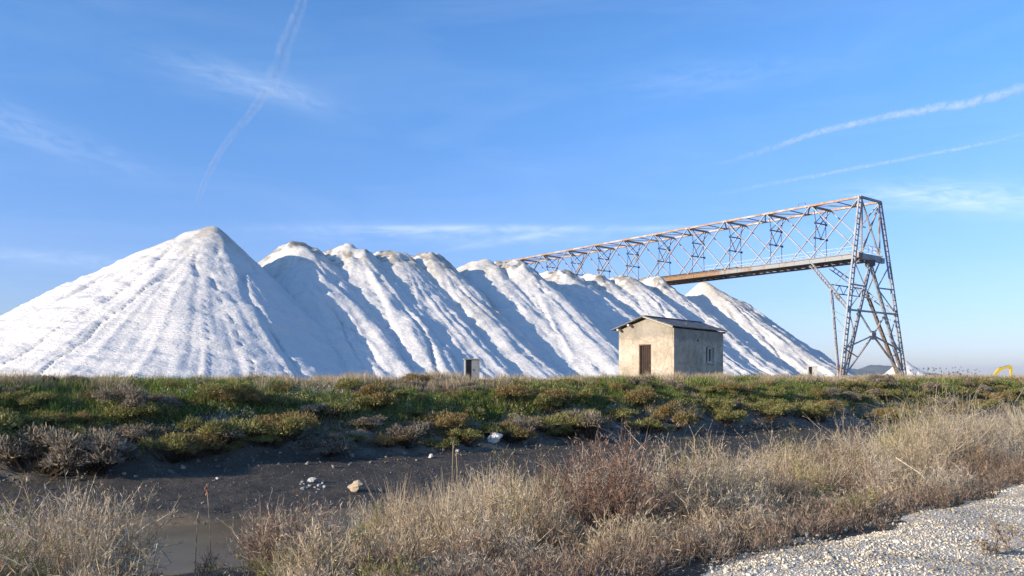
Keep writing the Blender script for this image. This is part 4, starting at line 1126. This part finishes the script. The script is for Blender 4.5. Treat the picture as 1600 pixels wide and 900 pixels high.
# ------------------------------------------------------------------ haze
haze = MB(); haze.box((0, 3200, 58), (14000, 14000, 132))
hm, nt, out = new_mat('haze_air')
vol = N(nt, 'ShaderNodeVolumePrincipled'); vol.inputs['Color'].default_value = (.80, .88, 1, 1); vol.inputs['Density'].default_value = .7e-4; vol.inputs['Anisotropy'].default_value = .2
nt.links.new(vol.outputs[0], out.inputs['Volume'])
hz_ = haze.build('haze', hm); tag(hz_, kind='stuff'); hz_['label'] = 'thin pale blue air haze over the salt flats'; hz_['category'] = 'haze'

# ------------------------------------------------------------------ light and sky
EL = R(15.5); KAZ = -.54
sd = Vector((-1, KAZ, 0)).normalized()
S = Vector((sd.x*math.cos(EL), sd.y*math.cos(EL), math.sin(EL)))
sun = bpy.data.lights.new('sun', 'SUN'); sun.energy = 5.0; sun.angle = R(.5); sun.color = (1, .87, .70)
so = bpy.data.objects.new('sun', sun); COL.objects.link(so); so.rotation_euler = (-S).to_track_quat('-Z', 'Y').to_euler(); so.location = (-60, 0, 60)
w = bpy.data.worlds.new('World'); scn.world = w; w.use_nodes = True; nt = w.node_tree; nt.nodes.clear()
out = nt.nodes.new('ShaderNodeOutputWorld'); bg = nt.nodes.new('ShaderNodeBackground')
sky = nt.nodes.new('ShaderNodeTexSky'); sky.sky_type = 'NISHITA'; sky.sun_disc = False; sky.sun_elevation = EL
sky.sun_rotation = math.atan2(S.x, S.y); sky.altitude = 0; sky.air_density = 1.0; sky.dust_density = .3; sky.ozone_density = 2.2
tc = nt.nodes.new('ShaderNodeTexCoord'); gen = tc.outputs['Generated']
# thin cirrus veils: noise on the sky direction, thicker in a few places
mp = N(nt, 'ShaderNodeMapping'); nt.links.new(gen, mp.inputs[0]); mp.inputs['Scale'].default_value = (1.3, 1.3, 7)
mp.inputs['Rotation'].default_value = (0, .06, 0)
ci = noise(nt, mp.outputs[0], 2.4, 9, .62, .9)
veil = N(nt, 'ShaderNodeMapRange'); veil.inputs['From Min'].default_value = .42; veil.inputs['From Max'].default_value = .85; nt.links.new(ci, veil.inputs['Value'])
amt = math_(nt, 'MULTIPLY', veil.outputs[0], .07)
def wisp(px, py, sx, sy, rot, strength, scale=5):
    global amt
    d = Vector(((px-800)/F, 1, (590-py)/F)).normalized()
    right = Vector((d.y, -d.x, 0)).normalized(); up = right.cross(d)
    a = right*math.cos(rot)+up*math.sin(rot); b = up*math.cos(rot)-right*math.sin(rot)
    def dot(vec):
        n = N(nt, 'ShaderNodeVectorMath', operation='DOT_PRODUCT'); nt.links.new(gen, n.inputs[0]); n.inputs[1].default_value = vec; return n.outputs['Value']
    q = math_(nt, 'ADD', math_(nt, 'POWER', math_(nt, 'ABSOLUTE', math_(nt, 'MULTIPLY', dot(a), F/sx)), 2), math_(nt, 'POWER', math_(nt, 'ABSOLUTE', math_(nt, 'MULTIPLY', dot(b), F/sy)), 2))
    g = math_(nt, 'MULTIPLY', math_(nt, 'EXPONENT', math_(nt, 'MULTIPLY', q, -1)), math_(nt, 'GREATER_THAN', dot(d), 0))
    cb = N(nt, 'ShaderNodeCombineXYZ'); nt.links.new(math_(nt, 'MULTIPLY', dot(a), scale), cb.inputs[0]); nt.links.new(math_(nt, 'MULTIPLY', dot(b), scale*4.5), cb.inputs[1])
    nn = noise(nt, cb.outputs[0], 3, 8, .66, 1.2)
    k = N(nt, 'ShaderNodeMapRange'); k.inputs['From Min'].default_value = .34; k.inputs['From Max'].default_value = .72; nt.links.new(nn, k.inputs['Value'])
    amt = math_(nt, 'ADD', amt, math_(nt, 'MULTIPLY', math_(nt, 'MULTIPLY', g, k.outputs[0]), strength))
wisp(1480, 305, 110, 17, R(-6), .6); wisp(1570, 322, 60, 15, R(-8), .35); wisp(360, 122, 90, 18, R(-8), .2); wisp(450, 145, 70, 16, R(-14), .22)
wisp(40, 200, 120, 22, R(-14), .2); wisp(700, 365, 260, 14, 0, .25); wisp(1110, 120, 120, 22, R(2), .14); wisp(120, 405, 170, 10, 0, .22); wisp(800, 357, 250, 5, 0, .5, 3); wisp(805, 374, 85, 4.5, R(9), .4, 3)
amt = math_(nt, 'MINIMUM', amt, .8)
sc = N(nt, 'ShaderNodeHueSaturation'); nt.links.new(sky.outputs[0], sc.inputs['Color']); sc.inputs['Saturation'].default_value = 1.0
sz = N(nt, 'ShaderNodeSeparateXYZ'); nt.links.new(gen, sz.inputs[0])
tint = mixc(nt, 1.0, sc.outputs[0], ramp(nt, sz.outputs['Z'], [(0, (.62, .67, 1.06)), (.12, (.65, .76, 1.18)), (.35, (.60, .96, 1.38))]), 'MULTIPLY')
mx = mixc(nt, amt, tint, (6.0, 6.6, 7.6))
nt.links.new(mx, bg.inputs[0]); bg.inputs[1].default_value = .14
nt.links.new(bg.outputs[0], out.inputs[0])

# ------------------------------------------------------------------ camera
cam = bpy.data.cameras.new('camera'); co = bpy.data.objects.new('camera', cam); COL.objects.link(co)
co.location = (0, 0, EYE); co.rotation_euler = (R(90), 0, 0)
cam.sensor_width = 36; cam.lens = F/1600*36; cam.shift_y = 140/1600; cam.clip_start = .1; cam.clip_end = 120000
scn.camera = co
scn.render.resolution_x = 1024; scn.render.resolution_y = 576
scn.view_settings.view_transform = 'Standard'; scn.view_settings.look = 'None'; scn.view_settings.exposure = 0.42; scn.view_settings.gamma = 1
scn.cycles.transparent_max_bounces = 16; scn.cycles.volume_bounces = 0
